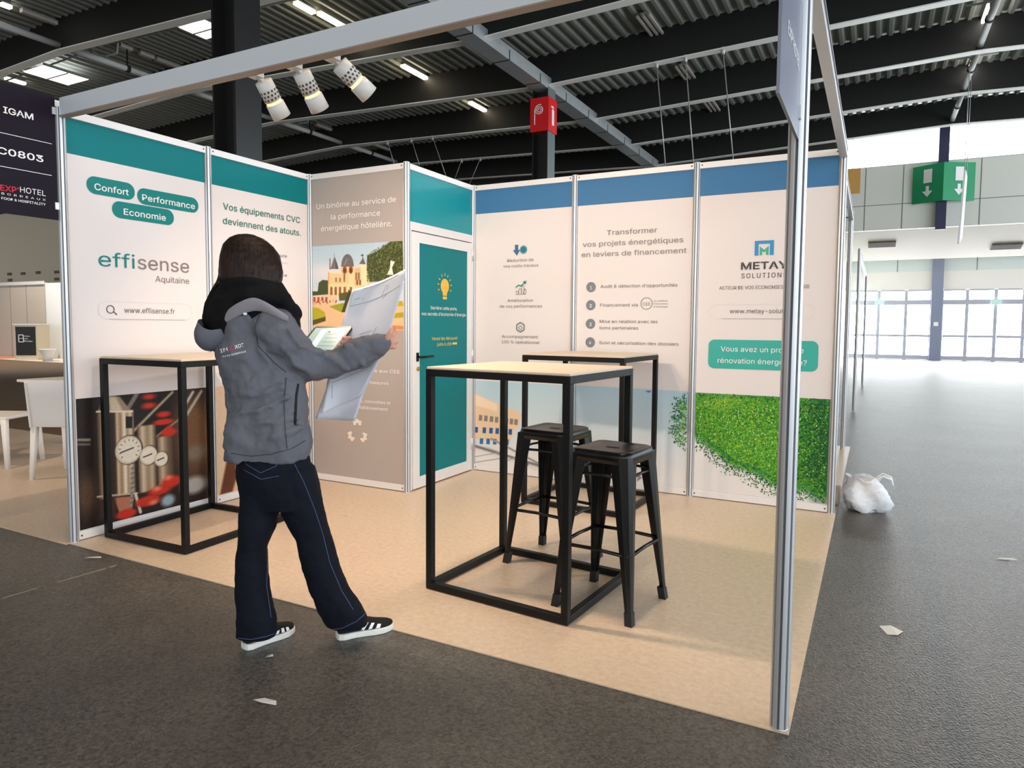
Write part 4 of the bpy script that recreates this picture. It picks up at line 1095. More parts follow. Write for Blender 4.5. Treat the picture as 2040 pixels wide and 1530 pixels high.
def stool(label, c, rz):
    t = thing('bar_stool', label, 'stool', (c[0], c[1], 0), rz, group='black metal bar stools')
    hs, h = .148, .755
    # seat: rounded square pan with a skirt and a slot
    mb = MB()
    def rr(s, z, r=.04, n=6): return [Vector((u, v, z)) for u, v in rrect(-s, -s, s, s, r, n)]
    rings = [rr(hs + .008, h - .055, .05), rr(hs + .006, h - .02, .05), rr(hs + .001, h - .004, .046), rr(hs - .01, h, .038), rr(hs - .022, h - .004, .03), rr(.09, h - .006, .03), rr(.03, h - .006, .012)]
    mb.loft(rings, smooth=True)
    mb.build('seat', BLACK_G, t)
    mb = MB(); mb.poly([(u, v, h - .0045) for u, v in rrect(-.035, -.011, .035, .011, .0105)]); mb.build('handle_slot', mat('slot_black', S(4, 4, 4), .8), t)
    # legs: folded sheet, wide at the top and narrow at the foot, splayed
    for s1 in (-1, 1):
        for s2 in (-1, 1):
            mb = MB(); rings = []
            for f_ in (0, .3, .6, .94):
                z = (h - .022) - f_ * (h - .022 - .055) / .94
                x = (hs + .002 + (.2 - hs) * f_); w = .090 * (1 - f_) + .026 * f_
                o = Vector((s1 * x, s2 * x, z)); th = .004
                # L-section: corner outward, two flanges running inward
                P = [(0, 0), (-w * .5, .004), (-w, .0), (-w, -.006), (-w * .5, -.004), (-.010, -.010), (-.004, -w * .5), (-.006, -w), (0, -w), (.004, -w * .5)]
                rings.append([o + Vector((s1 * p[0], s2 * p[1], 0)) for p in P])
            mb.loft(rings, smooth=False, flip=(s1 * s2 < 0)); mb_o = mb.build('leg', BLACK_G, t, bevel=.0015)
            fm = MB(); rings = []
            for z, x in ((.058, .196), (.0, .2035)):
                o = Vector((s1 * x, s2 * x, z)); rings.append([o + Vector((s1 * (p[0] - .012), s2 * (p[1] - .012), 0)) for p in ((-.018, -.018), (.017, -.018), (.017, .017), (-.018, .017))])
            fm.loft(rings, smooth=False); fm.build('foot', mat('rubber_foot', S(20, 20, 20), .7), mb_o)
    for z, x, r in ((.30, .175, .009), (.64, .148, .007)):
        mb = MB()
        for k in range(4):
            a, b = ((-1, -1), (1, -1), (1, 1), (-1, 1))[k], ((1, -1), (1, 1), (-1, 1), (-1, -1))[k]
            mb.tube([(a[0] * x, a[1] * x, z), ((a[0] + b[0]) / 2 * x, (a[1] + b[1]) / 2 * x, z + .006), (b[0] * x, b[1] * x, z)], r, 8)
        mb.build('footrest' if z < .5 else 'brace', BLACK_G, t)
    return t
stool('black metal bar stool in front, right of the front bar table leg', (3.142, .713), math.radians(-7))
stool('black metal bar stool behind, under the front bar table', (2.655, 1.125), math.radians(-6))

# ---- neighbouring stand at the left
WPL = mat('white_plastic', S(228, 222, 216), .4)
def chair(label, c, rz):
    t = thing('plastic_chair', label, 'chair', (c[0], c[1], 0), rz, group='white plastic chairs at the neighbouring stand')
    mb = MB(); rings = []
    mb.box((-.225, -.0, .44), (.225, .44, .468)); mb.build('seat', WPL, t, bevel=.01)
    mb = MB(); rings = [[Vector((sx * w, y0 + dy, z)) for sx, dy in ((-1, 0), (-.5, -.012), (.5, -.012), (1, 0), (1, .022), (.5, .01), (-.5, .01), (-1, .022))] for z, w, y0 in ((.445, .2, .0), (.5, .215, -.005), (.7, .228, -.03), (.84, .228, -.055))]
    mb.loft(rings); mb.build('backrest', WPL, t, bevel=.003)
    for x, y, ox, oy in ((-.2, .02, -.016, -.035), (.2, .02, .016, -.035), (-.2, .41, -.02, .03), (.2, .41, .02, .03)):
        mb = MB(); mb.loft([[Vector((x + ox * f + u * s, y + oy * f + v * s, z)) for u, v in rrect(-1, -1, 1, 1, .4, 3)] for z, f, s in ((.0, 1, .017), (.2, .55, .02), (.445, 0, .026))]); mb.build('leg', WPL, t)
    for x in (-.215, .215):
        mb = MB(); mb.bar((x, .0, .44), (x, -.045, .82), .03, .02); mb.build('back_support', WPL, t, bevel=.004)
    return t
chair('white plastic chair seen from behind, beside the front left post', (-1.80, .90), .4859)
chair('white plastic chair cut by the left edge of the picture', (-3.12, .92), .4859 - 1.6)
t = thing('cafe_table', 'white café table behind the white plastic chairs', 'table', (-2.75, 1.72, 0))
mb = MB(); mb.box((-.6, -.35, .72), (.35, .35, .745)); mb.build('tabletop', WPL, t, bevel=.004)
mb = MB(); mb.tube([(0, 0, .02), (0, 0, .72)], .028, 16); mb.build('leg', WPL, t)
mb = MB(); mb.lathe([(.24, 0), (.24, .008), (.05, .02), (.03, .03)], n=32); mb.build('base', WPL, t)

post(-3.6, 0, 'far front post of the neighbouring stand with the white chairs')
t = thing('fascia_beam', 'pale fascia beam across the neighbouring stand with the white chairs', 'beam', (-3.57, 0, 2.558))
mb = MB(); mb.box((0, -.02, -.05), (3.54, .02, .05)); mb.build('bar', MATS['fascia_aluminium'], t, bevel=.003)
mb = MB(); mb.box((0, -.024, -.056), (3.54, .024, -.05)); mb.build('lower_lip', MATS['lip_brown_grey'], t)
# ---- far stands at the left
mb = MB(); mb.box((-30, 11.9, 0), (-22.6, 12.0, 2.75)); mb.cur = 1
for x in (-27.5, -26.2, -24.9, -23.8): mb.box((x - .02, 11.89, 0), (x + .02, 11.9, 2.75))
mb.cur = 2; mb.box((-30, 11.86, 2.68), (-22.6, 11.9, 2.8))
tag(mb.build('stand_partition', [mat('partition_grey', S(196, 184, 170), .6), mat('partition_seam', S(150, 140, 130), .6), ALU_W]), 'grey panelled partition of a distant stand at the left', 'partition')
mb = MB(); mb.box((-22.55, 11.9, 0), (-18.4, 12.0, 2.72)); mb.cur = 1; mb.box((-20.4, 11.88, .98), (-18.4, 11.9, 1.02))
tag(mb.build('stand_partition', [mat('partition_white', S(240, 240, 238), .5), mat('partition_line', S(196, 196, 196), .6)]), 'bright white partition of a distant stand, right of the grey one', 'partition')
t = thing('reception_counter', 'small cream counter with black printed front at a distant stand', 'counter', (-21.75, 11.0, 0), math.radians(34))
mb = MB(); mb.box((-.36, -.4, -.006), (.36, .4, 1.2)); mb.build('body', mat('counter_cream', S(214, 200, 172), .5), t, bevel=.005)
mb = MB(); mb.box((-.39, -.43, 1.2), (.39, .43, 1.24)); mb.build('counter_top', ALU_W, t)
fp = thing('front_panel', '', ''); del fp['label'], fp['category']; fp.parent = t
mb = MB(); mb.box((-.32, -.408, .16), (.32, -.4, 1.14)); mb.build('front_board', mat('counter_black', S(14, 13, 12), .5), fp)
mb = MB(); outline(mb, [(-.22, .62), (-.07, .62), (-.07, .86), (-.22, .86)], .025, -.411); outline(mb, [(-.22, .74), (-.07, .74)], .02, -.411); mb.build('printed_mark', INK_W, fp)
for txt, b, v in (('Vers', .14, .80), ('un', .07, .715), ('Design', .22, .63)):
    lettering('counter_text', txt, fp, -.04, b, v, .055, INK_W, -.412, bold=.02)
t = thing('white_planter', 'white flared planter on the floor beside the distant counter', 'planter', (-20.3, 10.7, -.006))
mb = MB(); mb.lathe([(.14, 0), (.16, .2), (.2, .28), (.26, .40), (.25, .41), (.2, .36), (.13, .34)], n=24); mb.build('pot', WPL, t)
mb = MB(); mb.box((-27, 10.6, -.006), (-22.9, 11.85, .004)); tag(mb.build('floor_carpet', mat('pink_carpet', S(206, 140, 120), .9)), 'pink carpet strip of the distant stand at the left', 'carpet', kind='structure')
mb = MB(); mb.box((-22.9, 10.4, -.006), (-18.4, 11.85, .004)); tag(mb.build('floor_pale', mat('pale_stand_floor', S(220, 206, 188), .6)), 'pale floor strip under the distant counter', 'carpet', kind='structure')
mb = MB(); mb.box((-24, 2.21, -.0055), (-4, 10.3, -.002)); tag(mb.build('floor_aisle', mat('brown_aisle_carpet', S(116, 92, 68), .85, var=(2, .12))), 'brown aisle carpet beyond the neighbouring stand', 'carpet', kind='structure')

# ---- litter on the floor
t = thing('plastic_bag', 'crumpled white plastic bag on the floor past the right end of the stand', 'bag', (4.2, 3.22, -.006))
mb = MB(); rings = []
for i, (z, r) in enumerate(((0, .10), (.02, .135), (.08, .15), (.14, .14), (.19, .12), (.22, .10), (.24, .11))):
    rings.append([Vector((r * (1 + .22 * math.sin(3 * a + i) + .12 * math.sin(7 * a + 2 * i)) * math.cos(a), r * .8 * (1 + .2 * math.cos(4 * a + i)) * math.sin(a), z + .015 * math.sin(5 * a))) for a in [2 * math.pi * k / 40 for k in range(40)]])
mb.loft(rings); o = mb.build('bag_body', mat('bag_film', S(226, 228, 232), .3, bump=(18, .6, 4, .02)), t)
mb = MB()
for s in (-1, 1): mb.tube([(.05, s * .03, .22), (.11, s * .05, .27), (.16, s * .04, .25), (.17, s * .03, .2)], [.012, .008, .008, .012], 8)
mb.build('handle', MATS['bag_film'], t)
t = thing('carpet_roll', 'beige roll of flooring lying behind the right end post', 'roll', (3.86, 3.30, -.001))
mb = MB(); mb.tube([(-.35, 0, .075), (.17, -.05, .075)], .075, 24); mb.build('roll_body', mat('roll_beige', S(206, 190, 164), .6), t)
PAP = mat('paper_scrap', S(214, 212, 208), .7)
for px, py, sx, sy, a, lab in ((1775, 1255, .045, .05, .7, 'small white paper scrap on the asphalt to the right'), (530, 1396, .05, .016, .1, 'strip of pale tape on the asphalt in front of the woman'), (186, 1110, .05, .012, .5, 'short tape piece beside the stand floor at the left'), (537, 1306, .016, .012, .8, 'tiny pale scrap beside the shoe'), (690, 1026, .03, .01, .4, 'small twig-like scrap on the beige floor by the woman'), (2005, 1113, .06, .02, .3, 'grey scuff of tape on the asphalt at the right edge')):
    p = onz(px, py, -.003 if not (lab.find('beige') > 0) else .001)
    mb = MB(); mb.poly([(-sx, -sy * .6, 0), (-sx * .2, -sy, .002), (sx, -sy * .4, 0), (sx * .7, sy * .8, .003), (-sx * .4, sy, 0)]); o = mb.build('paper_scrap', PAP); o.location = p; o.rotation_euler = (0, 0, a)
    o.location.z = .001 if lab.find('beige') > 0 else -.005
    tag(o, lab, 'scrap', 'litter on the floor')
a, b = onz(5, 1192, -.005), onz(232, 1126, -.005)
mb = MB(); d = (b - a).normalized(); n = Vector((-d.y, d.x, 0)) * .006
for s, e in ((0, .28), (.45, .9), (.93, 1)): p, q = a.lerp(b, s), a.lerp(b, e); mb.poly([p - n, q - n, q + n, p + n])
tag(mb.build('floor_marking', mat('chalk_line', S(150, 140, 128), .8)), 'thin pale chalk line on the asphalt at the left', 'marking')
# =================================================================== THE WOMAN
R0 = Vector((math.cos(YAW), math.sin(YAW), 0)); D0 = Vector((-math.sin(YAW), math.cos(YAW), 0))
PD = 2.80
def pt(x, y, dd=0.): return at(x, y, PD + dd)
def hring(x, y, hw, dt, dd=0., n=36, p=2.2):
    """level ring: centre at photo point, half width in photo px, half depth in m"""
    c = pt(x, y, dd); w = hw * PD / FPX; out = []
    for k in range(n):
        a = 2 * math.pi * k / n; ca, sa = math.cos(a), math.sin(a)
        out.append(c + R0 * w * math.copysign(abs(ca) ** (2 / p), ca) + D0 * dt * math.copysign(abs(sa) ** (2 / p), sa))
    return out
def hloft(mb, rows, **k):
    """rows bottom to top"""
    return mb.loft([hring(*r) for r in rows], **k)
def plimb(mb, rows, n=20):
    return mb.limb([pt(*r[:3]) for r in rows], [r[3] * PD / FPX for r in rows], n)
TEXN = {}
def tex(size, depth=2):
    k = (size, depth)
    if k not in TEXN:
        t_ = bpy.data.textures.new('folds', 'CLOUDS'); t_.noise_scale = size; t_.noise_depth = depth; TEXN[k] = t_
    return TEXN[k]
def knit(o, voxel=.007, smooth=5, folds=()):
    m = o.modifiers.new('weld', 'REMESH'); m.mode = 'VOXEL'; m.voxel_size = voxel; m.use_smooth_shade = True
    m = o.modifiers.new('soft', 'SMOOTH'); m.iterations = smooth; m.factor = .5
    for size, st in folds:
        m = o.modifiers.new('fold', 'DISPLACE'); m.texture = tex(size); m.strength = st; m.mid_level = .5; m.texture_coords = 'GLOBAL'
    return o
def snap_fn(o):
    from mathutils.bvhtree import BVHTree
    bpy.context.view_layer.update()
    ev = o.evaluated_get(bpy.context.evaluated_depsgraph_get()); me = ev.to_mesh(); M = o.matrix_world.copy()
    T = BVHTree.FromPolygons([M @ v.co for v in me.vertices], [list(p.vertices) for p in me.polygons]); ev.to_mesh_clear()
    def f(x, y, off=.0015):
        d = ray(x, y).normalized()
        h, n, _, _ = T.ray_cast(CAMP, d)
        if h is None: return None
        if n.dot(d) > 0: n = -n
        return h + n * off
    return f
BASE = onz(610, 1265, -.006)
wo = thing('person', 'woman in grey jacket and flared jeans studying a tablet and a large plan', 'person', (BASE.x, BASE.y, -.006))
def wb(mb, name, m, parent=None, **k):
    """build in hall coordinates, parented under the woman"""
    o = mb.build(name, m, None, **k)
    par = parent or wo
    o.parent = par
    off = Vector((0, 0, 0)); p = par
    while p is not None: off += p.location; p = p.parent
    o.location = o.location - off
    return o

SKIN = mat('skin', S(206, 150, 126), .5, bump=(90, .05))
b = MB()
# head: chin to crown, face turned to the plan (away and to the right)
FD = (R0 * .72 + D0 * .70).normalized(); FS = FD.cross(Vector((0, 0, 1)))
hc = pt(502, 528, 0)
rings = []
for z, rf, rs, of in ((-.125, .028, .03, .045), (-.115, .05, .045, .04), (-.09, .072, .06, .025), (-.05, .088, .068, .012), (0, .098, .074, .0), (.04, .1, .076, -.004), (.08, .09, .07, -.008), (.108, .06, .05, -.01), (.12, .02, .018, -.01)):
    rings.append([hc + FD * (of + rf * math.cos(a)) + FS * rs * math.sin(a) + Vector((0, 0, z)) for a in [2 * math.pi * k / 28 for k in range(28)]])
b.loft(rings)
b.limb([hc + FD * .092 + Vector((0, 0, .012)), hc + FD * .112 + Vector((0, 0, -.022)), hc + FD * .108 + Vector((0, 0, -.034))], [.007, .011, .012], 10)
b.limb([hc + FD * .086 + FS * .018 + Vector((0, 0, -.062)), hc + FD * .094 + Vector((0, 0, -.06)), hc + FD * .086 - FS * .018 + Vector((0, 0, -.062))], [.006, .009, .006], 8)
for s in (-1, 1): b.ball(hc + FS * s * .076 + Vector((0, 0, -.012)) - FD * .005, .012, .02, .03, 8)
b.limb([hc + Vector((0, 0, -.2)) - FD * .03, hc + Vector((0, 0, -.13)) - FD * .015, hc + Vector((0, 0, -.06))], [.062, .052, .05])
# trunk and legs inside the clothes
hloft(b, [(540, 945, 66, .11), (536, 880, 66, .11), (532, 800, 62, .10), (516, 730, 64, .10), (506, 670, 60, .09), (504, 632, 34, .06)])
plimb(b, [(520, 960, -.01, 28), (510, 1085, -.03, 20), (508, 1180, -.03, 15), (512, 1262, -.03, 11)])
plimb(b, [(590, 960, .0, 30), (625, 1080, .02, 21), (655, 1170, .03, 15), (692, 1240, .05, 11)])
# right arm and hand
plimb(b, [(546, 662, -.06, 20), (600, 716, .0, 19), (634, 728, .04, 18), (700, 711, .06, 16), (762, 689, .065, 12.5)])
mm = PD / FPX
def chain(rows):
    b.limb([pt(*r[:3]) for r in rows], [r[3] / 1000 for r in rows], 10)
for kx, ky, f1_, f2_, f3_ in ((783, 664, (786, 656, .105), (778, 655, .128), (770, 660, .126)), (788, 671, (791, 666, .108), (783, 666, .134), (773, 670, .132)), (789, 681, (791, 679, .108), (783, 680, .132), (774, 682, .13)), (785, 691, (787, 691, .102), (780, 691, .122), (773, 691, .12))):
    chain([(763, 688, .066, 15), ((763 + kx) / 2, (688 + ky) / 2, .07, 15), (kx, ky, .076, 11.5)])
    chain([(kx, ky, .076, 11), (*f1_, 9.6), (*f2_, 8.8), (*f3_, 7.6)])
chain([(766, 684, .052, 14), (772, 672, .034, 12), (777, 663, .03, 10), (781, 654, .038, 8.5)])
# left arm under the tablet, fingers over its far edge
plimb(b, [(456, 655, .09, 26), (480, 715, .16, 22), (520, 748, .22, 19), (575, 735, .25, 15), (628, 716, .245, 12)])
for kx, ky, tx, ty in ((676, 690, 690, 672), (674, 697, 686, 680), (670, 704, 681, 688), (664, 710, 676, 696)):
    chain([(630, 715, .245, 14), ((630 + kx) / 2, (715 + ky) / 2, .225, 13), (kx, ky, .2, 10)])
    chain([(kx, ky, .2, 10), (tx + 9, ty + 3, .175, 9), (tx + 6, ty + 1, .13, 8.5), (tx - 6, ty + 1, .118, 7.5)])
chain([(636, 712, .225, 13), (640, 695, .235, 11), (650, 682, .245, 9)])
body = wb(b, 'body', SKIN); knit(body, .0045, 3)
mb = MB()
for s in (-1, 1): mb.ball(hc + FD * .088 + FS * s * .032 + Vector((0, 0, .012)), .011, n=8)
wb(mb, 'eye', mat('eye_dark', S(40, 30, 26), .2))

# hair
HAIR = mat('hair_brown', S(34, 20, 14), .5, spec=.22)
nt = HAIR.node_tree; bs = nt.nodes['Principled BSDF']; tc = nt.nodes.new('ShaderNodeTexCoord'); mp = nt.nodes.new('ShaderNodeMapping'); mp.inputs['Scale'].default_value = (110, 110, 4)
nz = nt.nodes.new('ShaderNodeTexNoise'); nz.inputs['Scale'].default_value = 1.6; rp = nt.nodes.new('ShaderNodeValToRGB')
rp.color_ramp.elements[0].position = .35; rp.color_ramp.elements[0].color = (*S(13, 8, 6), 1); rp.color_ramp.elements[1].position = .72; rp.color_ramp.elements[1].color = (*S(54, 31, 19), 1)
bp = nt.nodes.new('ShaderNodeBump'); bp.inputs['Strength'].default_value = .5; bp.inputs['Distance'].default_value = .004
nt.links.new(tc.outputs['Object'], mp.inputs['Vector']); nt.links.new(mp.outputs['Vector'], nz.inputs['Vector']); nt.links.new(nz.outputs['Fac'], rp.inputs['Fac']); nt.links.new(rp.outputs['Color'], bs.inputs['Base Color']); nt.links.new(nz.outputs['Fac'], bp.inputs['Height']); nt.links.new(bp.outputs['Normal'], bs.inputs['Normal'])
mb = MB()
hloft(mb, [(505, 588, 34, .06, -.03), (503, 574, 50, .09, -.03), (501, 556, 58, .108, -.02), (500, 532, 59, .114, -.012), (499, 508, 55, .112, -.008), (495, 489, 46, .10, -.006), (492, 475, 32, .07, -.006), (490, 467, 14, .03, -.006)])
plimb(mb, [(538, 506, -.01, 10), (549, 526, -.03, 11), (555, 545, -.04, 9), (552, 562, -.045, 4)], 10)
plimb(mb, [(452, 530, -.03, 12), (446, 546, -.05, 10), (434, 566, -.06, 6), (421, 576, -.06, 1.5)], 10)
plimb(mb, [(446, 520, -.02, 9), (441, 535, -.03, 6), (437, 548, -.03, 3)], 10)
hair = wb(mb, 'hair', HAIR); knit(hair, .005, 6, ((.03, .004),))

# scarf
SCARF = mat('scarf_black', S(11, 11, 12), .85, spec=.2, bump=(140, .3))
mb = MB()
hloft(mb, [(508, 735, 60, .10, .03), (508, 700, 76, .115, .02), (508, 668, 87, .13, .01), (506, 640, 90, .135, 0), (504, 614, 84, .13, -.01), (503, 592, 74, .118, -.012), (502, 574, 64, .115, -.02), (502, 561, 54, .116, -.025), (502, 555, 42, .10, -.03)])
plimb(mb, [(436, 570, -.02, 10), (426, 605, -.03, 17), (420, 640, -.03, 17), (424, 668, -.02, 10)], 14)
plimb(mb, [(445, 600, -.09, 16), (500, 590, -.125, 18), (560, 592, -.09, 18), (588, 625, .02, 16)], 14)
sc = wb(mb, 'scarf', SCARF); knit(sc, .007, 3, ((.06, .014),))

# jacket
JACK = mat('jacket_grey', S(99, 99, 106), .75, spec=.25, bump=(300, .25))
mb = MB()
hloft(mb, [(536, 912, 82, .135), (537, 878, 84, .145), (538, 845, 81, .14), (538, 818, 78, .132), (535, 795, 79, .13), (529, 765, 80, .132), (521, 735, 79, .135), (512, 705, 77, .135), (505, 680, 76, .13), (503, 655, 72, .136), (504, 636, 67, .14), (505, 620, 58, .138), (506, 608, 44, .128)])
rows = [(541, 648, -.085, 40), (556, 662, -.085, 40), (572, 682, -.07, 39), (590, 704, -.04, 38), (606, 718, -.01, 37), (622, 727, .02, 35), (640, 729, .04, 33), (655, 725, .048, 32.5), (670, 722, .052, 31.5), (690, 714, .058, 30), (710, 708, .06, 29), (728, 700, .062, 28), (744, 694, .064, 27), (756, 690, .065, 25.5), (764, 687, .066, 24)]
wig = [0, 1.2, -1.2, 1.6, -1.4, 1.8, -1.6, 2, -1.8, 1.6, -1.6, 1.5, -1, .8, 0]
plimb(mb, [(x, y, d, r + w_ * .7) for (x, y, d, r), w_ in zip(rows, wig)], 26)
plimb(mb, [(460, 655, .07, 38), (472, 700, .13, 36), (500, 738, .2, 33), (555, 738, .24, 27), (600, 726, .245, 22)], 20)
for fold in ([(462, 826, -.12, 6), (515, 818, -.142, 8), (572, 792, -.12, 5)], [(466, 858, -.12, 5), (530, 842, -.148, 7), (590, 830, -.10, 5)], [(452, 772, -.10, 5), (500, 790, -.135, 7), (560, 770, -.125, 5)], [(575, 655, -.16, 6), (600, 690, -.125, 8), (640, 700, -.04, 6)], [(560, 690, -.15, 5), (590, 725, -.11, 7), (622, 745, -.05, 5)],
             [(640, 702, -.02, 5), (665, 715, -.015, 7), (690, 735, .0, 5)], [(690, 690, .0, 4), (712, 706, .002, 6), (724, 728, .01, 4)], [(480, 880, -.13, 4), (540, 872, -.145, 6), (600, 852, -.10, 4)], [(505, 640, -.125, 4), (520, 700, -.135, 6), (550, 745, -.12, 4)], [(452, 745, -.07, 5), (480, 735, -.115, 6), (530, 735, -.135, 5)]):
    plimb(mb, [(x, y, d + .007, r) for x, y, d, r in fold], 10)
jk = wb(mb, 'jacket', JACK); knit(jk, .007, 7, ((.17, .05), (.075, .026), (.035, .006)))
mb = MB(); rings = []
apex = pt(421, 704, -.05); rim = pt(435, 648, -.045)
for f_ in (0, .08, .25, .45, .65, .82, .94):
    c_ = rim.lerp(apex, f_); k_ = math.sqrt(max(.02, 1 - f_ ** 2.2)) * (1 + .12 * math.sin(f_ * 3.14))
    rings.append([c_ + R0 * (.074 * k_ * math.cos(a)) + D0 * (.085 * k_ * math.sin(a)) + Vector((0, 0, (.014 * math.cos(2 * a) - .012 * math.cos(a)) * (1 - f_))) for a in [2 * math.pi * k / 36 for k in range(36)]])
mb.loft(rings[::-1], cap=False); n_ = len(mb.v); mb.f.append(list(range(36))[::-1]); mb.m.append(0); mb.s.append(True)
hood = wb(mb, 'hood', JACK, jk); md = hood.modifiers.new('thick', 'SOLIDIFY'); md.thickness = .006; md = hood.modifiers.new('s', 'SUBSURF'); md.levels = md.render_levels = 1
md = hood.modifiers.new('fold', 'DISPLACE'); md.texture = tex(.07); md.strength = .012; md.texture_coords = 'GLOBAL'
lo_ = [(437, 652, -.10), (452, 643, -.125), (468, 634, -.138), (488, 624, -.148), (510, 618, -.15), (534, 624, -.15), (557, 636, -.14), (577, 642, -.115)]
up_ = [(440, 632, -.098), (452, 618, -.125), (470, 605, -.148), (488, 596, -.160), (507, 590, -.166), (530, 601, -.168), (553, 615, -.155), (576, 630, -.122)]
mb = MB(); rings = [[pt(*l).lerp(pt(*u_), t_) + D0 * (-.008 * math.sin(math.pi * t_)) for l, u_ in zip(lo_, up_)] for t_ in (0, .33, .66, 1)]
mb.loft(rings, closed=False); col = wb(mb, 'collar_flap', mat('jacket_lining_grey', S(140, 134, 138), .8, spec=.2, bump=(300, .2)), jk); md = col.modifiers.new('thick', 'SOLIDIFY'); md.thickness = .008; md.offset = 0; md = col.modifiers.new('s', 'SUBSURF'); md.levels = md.render_levels = 2
sj = snap_fn(jk)
def ribbon(name, m, parent, pts, w, sf, off=.002, n=6):
    P = []
    for (x0, y0), (x1, y1) in zip(pts[:-1], pts[1:]):
        for k in range(n): P.append((x0 + (x1 - x0) * k / n, y0 + (y1 - y0) * k / n))
    P.append(pts[-1]); P = [sf(x, y, off) for x, y in P]; P = [p for p in P if p is not None]
    if len(P) < 2: return
    mb = MB(); mb.tube(P, w, 6); return wb(mb, name, m, parent)
ribbon('pocket_opening', mat('pocket_black', S(14, 14, 16), .8), jk, [(594, 765), (590, 790), (589, 820), (588, 846)], .006, sj, -.001)
ribbon('hem_seam', mat('seam_dark', S(60, 62, 68), .8), jk, [(462, 903), (500, 908), (540, 905), (580, 894), (608, 878)], .0016, sj)
ribbon('side_seam', MATS['seam_dark'], jk, [(570, 752), (566, 800), (568, 850), (572, 894)], .0016, sj)
ribbon('armhole_seam', MATS['seam_dark'], jk, [(520, 622), (508, 650), (515, 690), (545, 722), (570, 742)], .0016, sj)
mb = MB(); mb.ball(sj(490, 626, .012) or pt(490, 626, -.16), .008, .008, .006, 8); wb(mb, 'cord_toggle', INK_W, jk)
def jtext(body_, p, q, cap, m):
    cu = bpy.data.curves.new('t', 'FONT'); cu.body = body_; cu.resolution_u = 2
    if FONT: cu.font = FONT
    cu.offset = .012
    o = bpy.data.objects.new('t', cu); COL.objects.link(o); bpy.context.view_layer.update()
    me = bpy.data.meshes.new_from_object(o.evaluated_get(bpy.context.evaluated_depsgraph_get())); w_ = max(v.co.x for v in me.vertices)
    bpy.data.objects.remove(o, do_unlink=True); bpy.data.curves.remove(cu)
    d = Vector((q[0] - p[0], q[1] - p[1])); nn = Vector((d.y, -d.x)).normalized(); bad = False
    org = Vector((0, 0, 0)); pp = jk
    while pp is not None: org += pp.location; pp = pp.parent
    for v in me.vertices:
        u_ = v.co.x / w_; k = v.co.y / .727 * cap
        h = sj(p[0] + d.x * u_ + nn.x * k, p[1] + d.y * u_ + nn.y * k, .0025)
        if h is None: h = pt(p[0] + d.x * u_, p[1], -.13)
        v.co = h - org
    me.name = 'back_lettering'; me.materials.clear(); me.materials.append(m); o = bpy.data.objects.new('back_lettering', me); COL.objects.link(o); o.parent = jk
jtext('IN', (440, 703), (455, 699), 9.5, INK_W); jtext('_O', (456, 699), (469, 695), 9.5, mat('ink_magenta', S(200, 40, 90), .5)); jtext('XOT', (469, 695), (487, 690), 9.5, INK_W)
jtext('VU DE BORDEAUX', (444, 712), (491, 702), 4.6, INK_W)

# jeans
JEAN = mat('jeans_navy', S(10, 13, 25), .8, spec=.2, bump=(260, .25))
mb = MB()
hloft(mb, [(556, 1010, 70, .10, .0), (553, 985, 72, .115), (551, 955, 74, .125), (546, 925, 71, .125), (541, 890, 68, .115), (540, 872, 64, .11)])
hloft(mb, [(510, 1266, 38, .056, -.032), (511, 1250, 39, .064, -.03), (511, 1228, 38, .068, -.03), (506, 1198, 34, .07, -.03), (502, 1168, 32, .074, -.032), (502, 1125, 29.5, .07, -.032), (503, 1088, 27.5, .068, -.032), (511, 1055, 34, .076, -.03), (517, 1015, 36, .088, -.02), (524, 975, 42, .10, -.01), (530, 940, 46, .11, 0)])
hloft(mb, [(692, 1246, 41, .058, .05), (688, 1232, 44.5, .066, .048), (679, 1214, 45, .07, .042), (667, 1192, 42, .072, .038), (655, 1172, 39.5, .075, .034), (640, 1125, 36, .072, .03), (623, 1068, 35.5, .074, .024), (603, 1014, 42, .09, .015), (589, 965, 45, .105, .006), (578, 930, 46, .11, 0)])
je = wb(mb, 'jeans', JEAN); knit(je, .007, 3, ((.12, .014), (.05, .008)))
sn = snap_fn(je)
STI = mat('stitch_blue', S(78, 92, 136), .7)
for nm, pp in (('pocket_stitching', [(489, 924), (519, 942), (551, 928), (551, 912)]), ('seam_stitching', [(578, 908), (605, 960), (628, 1018), (643, 1064), (657, 1121), (680, 1176), (704, 1215)]), ('hem_stitching', [(474, 1271), (500, 1274), (530, 1268), (547, 1262)]), ('hem_stitching', [(650, 1255), (680, 1252), (710, 1238), (728, 1222)]), ('seam_stitching', [(533, 1095), (531, 1168), (540, 1230)]), ('yoke_stitching', [(486, 936), (520, 955), (556, 948)])):
    ribbon(nm, STI, je, pp, .0011, sn, .0006, 8)

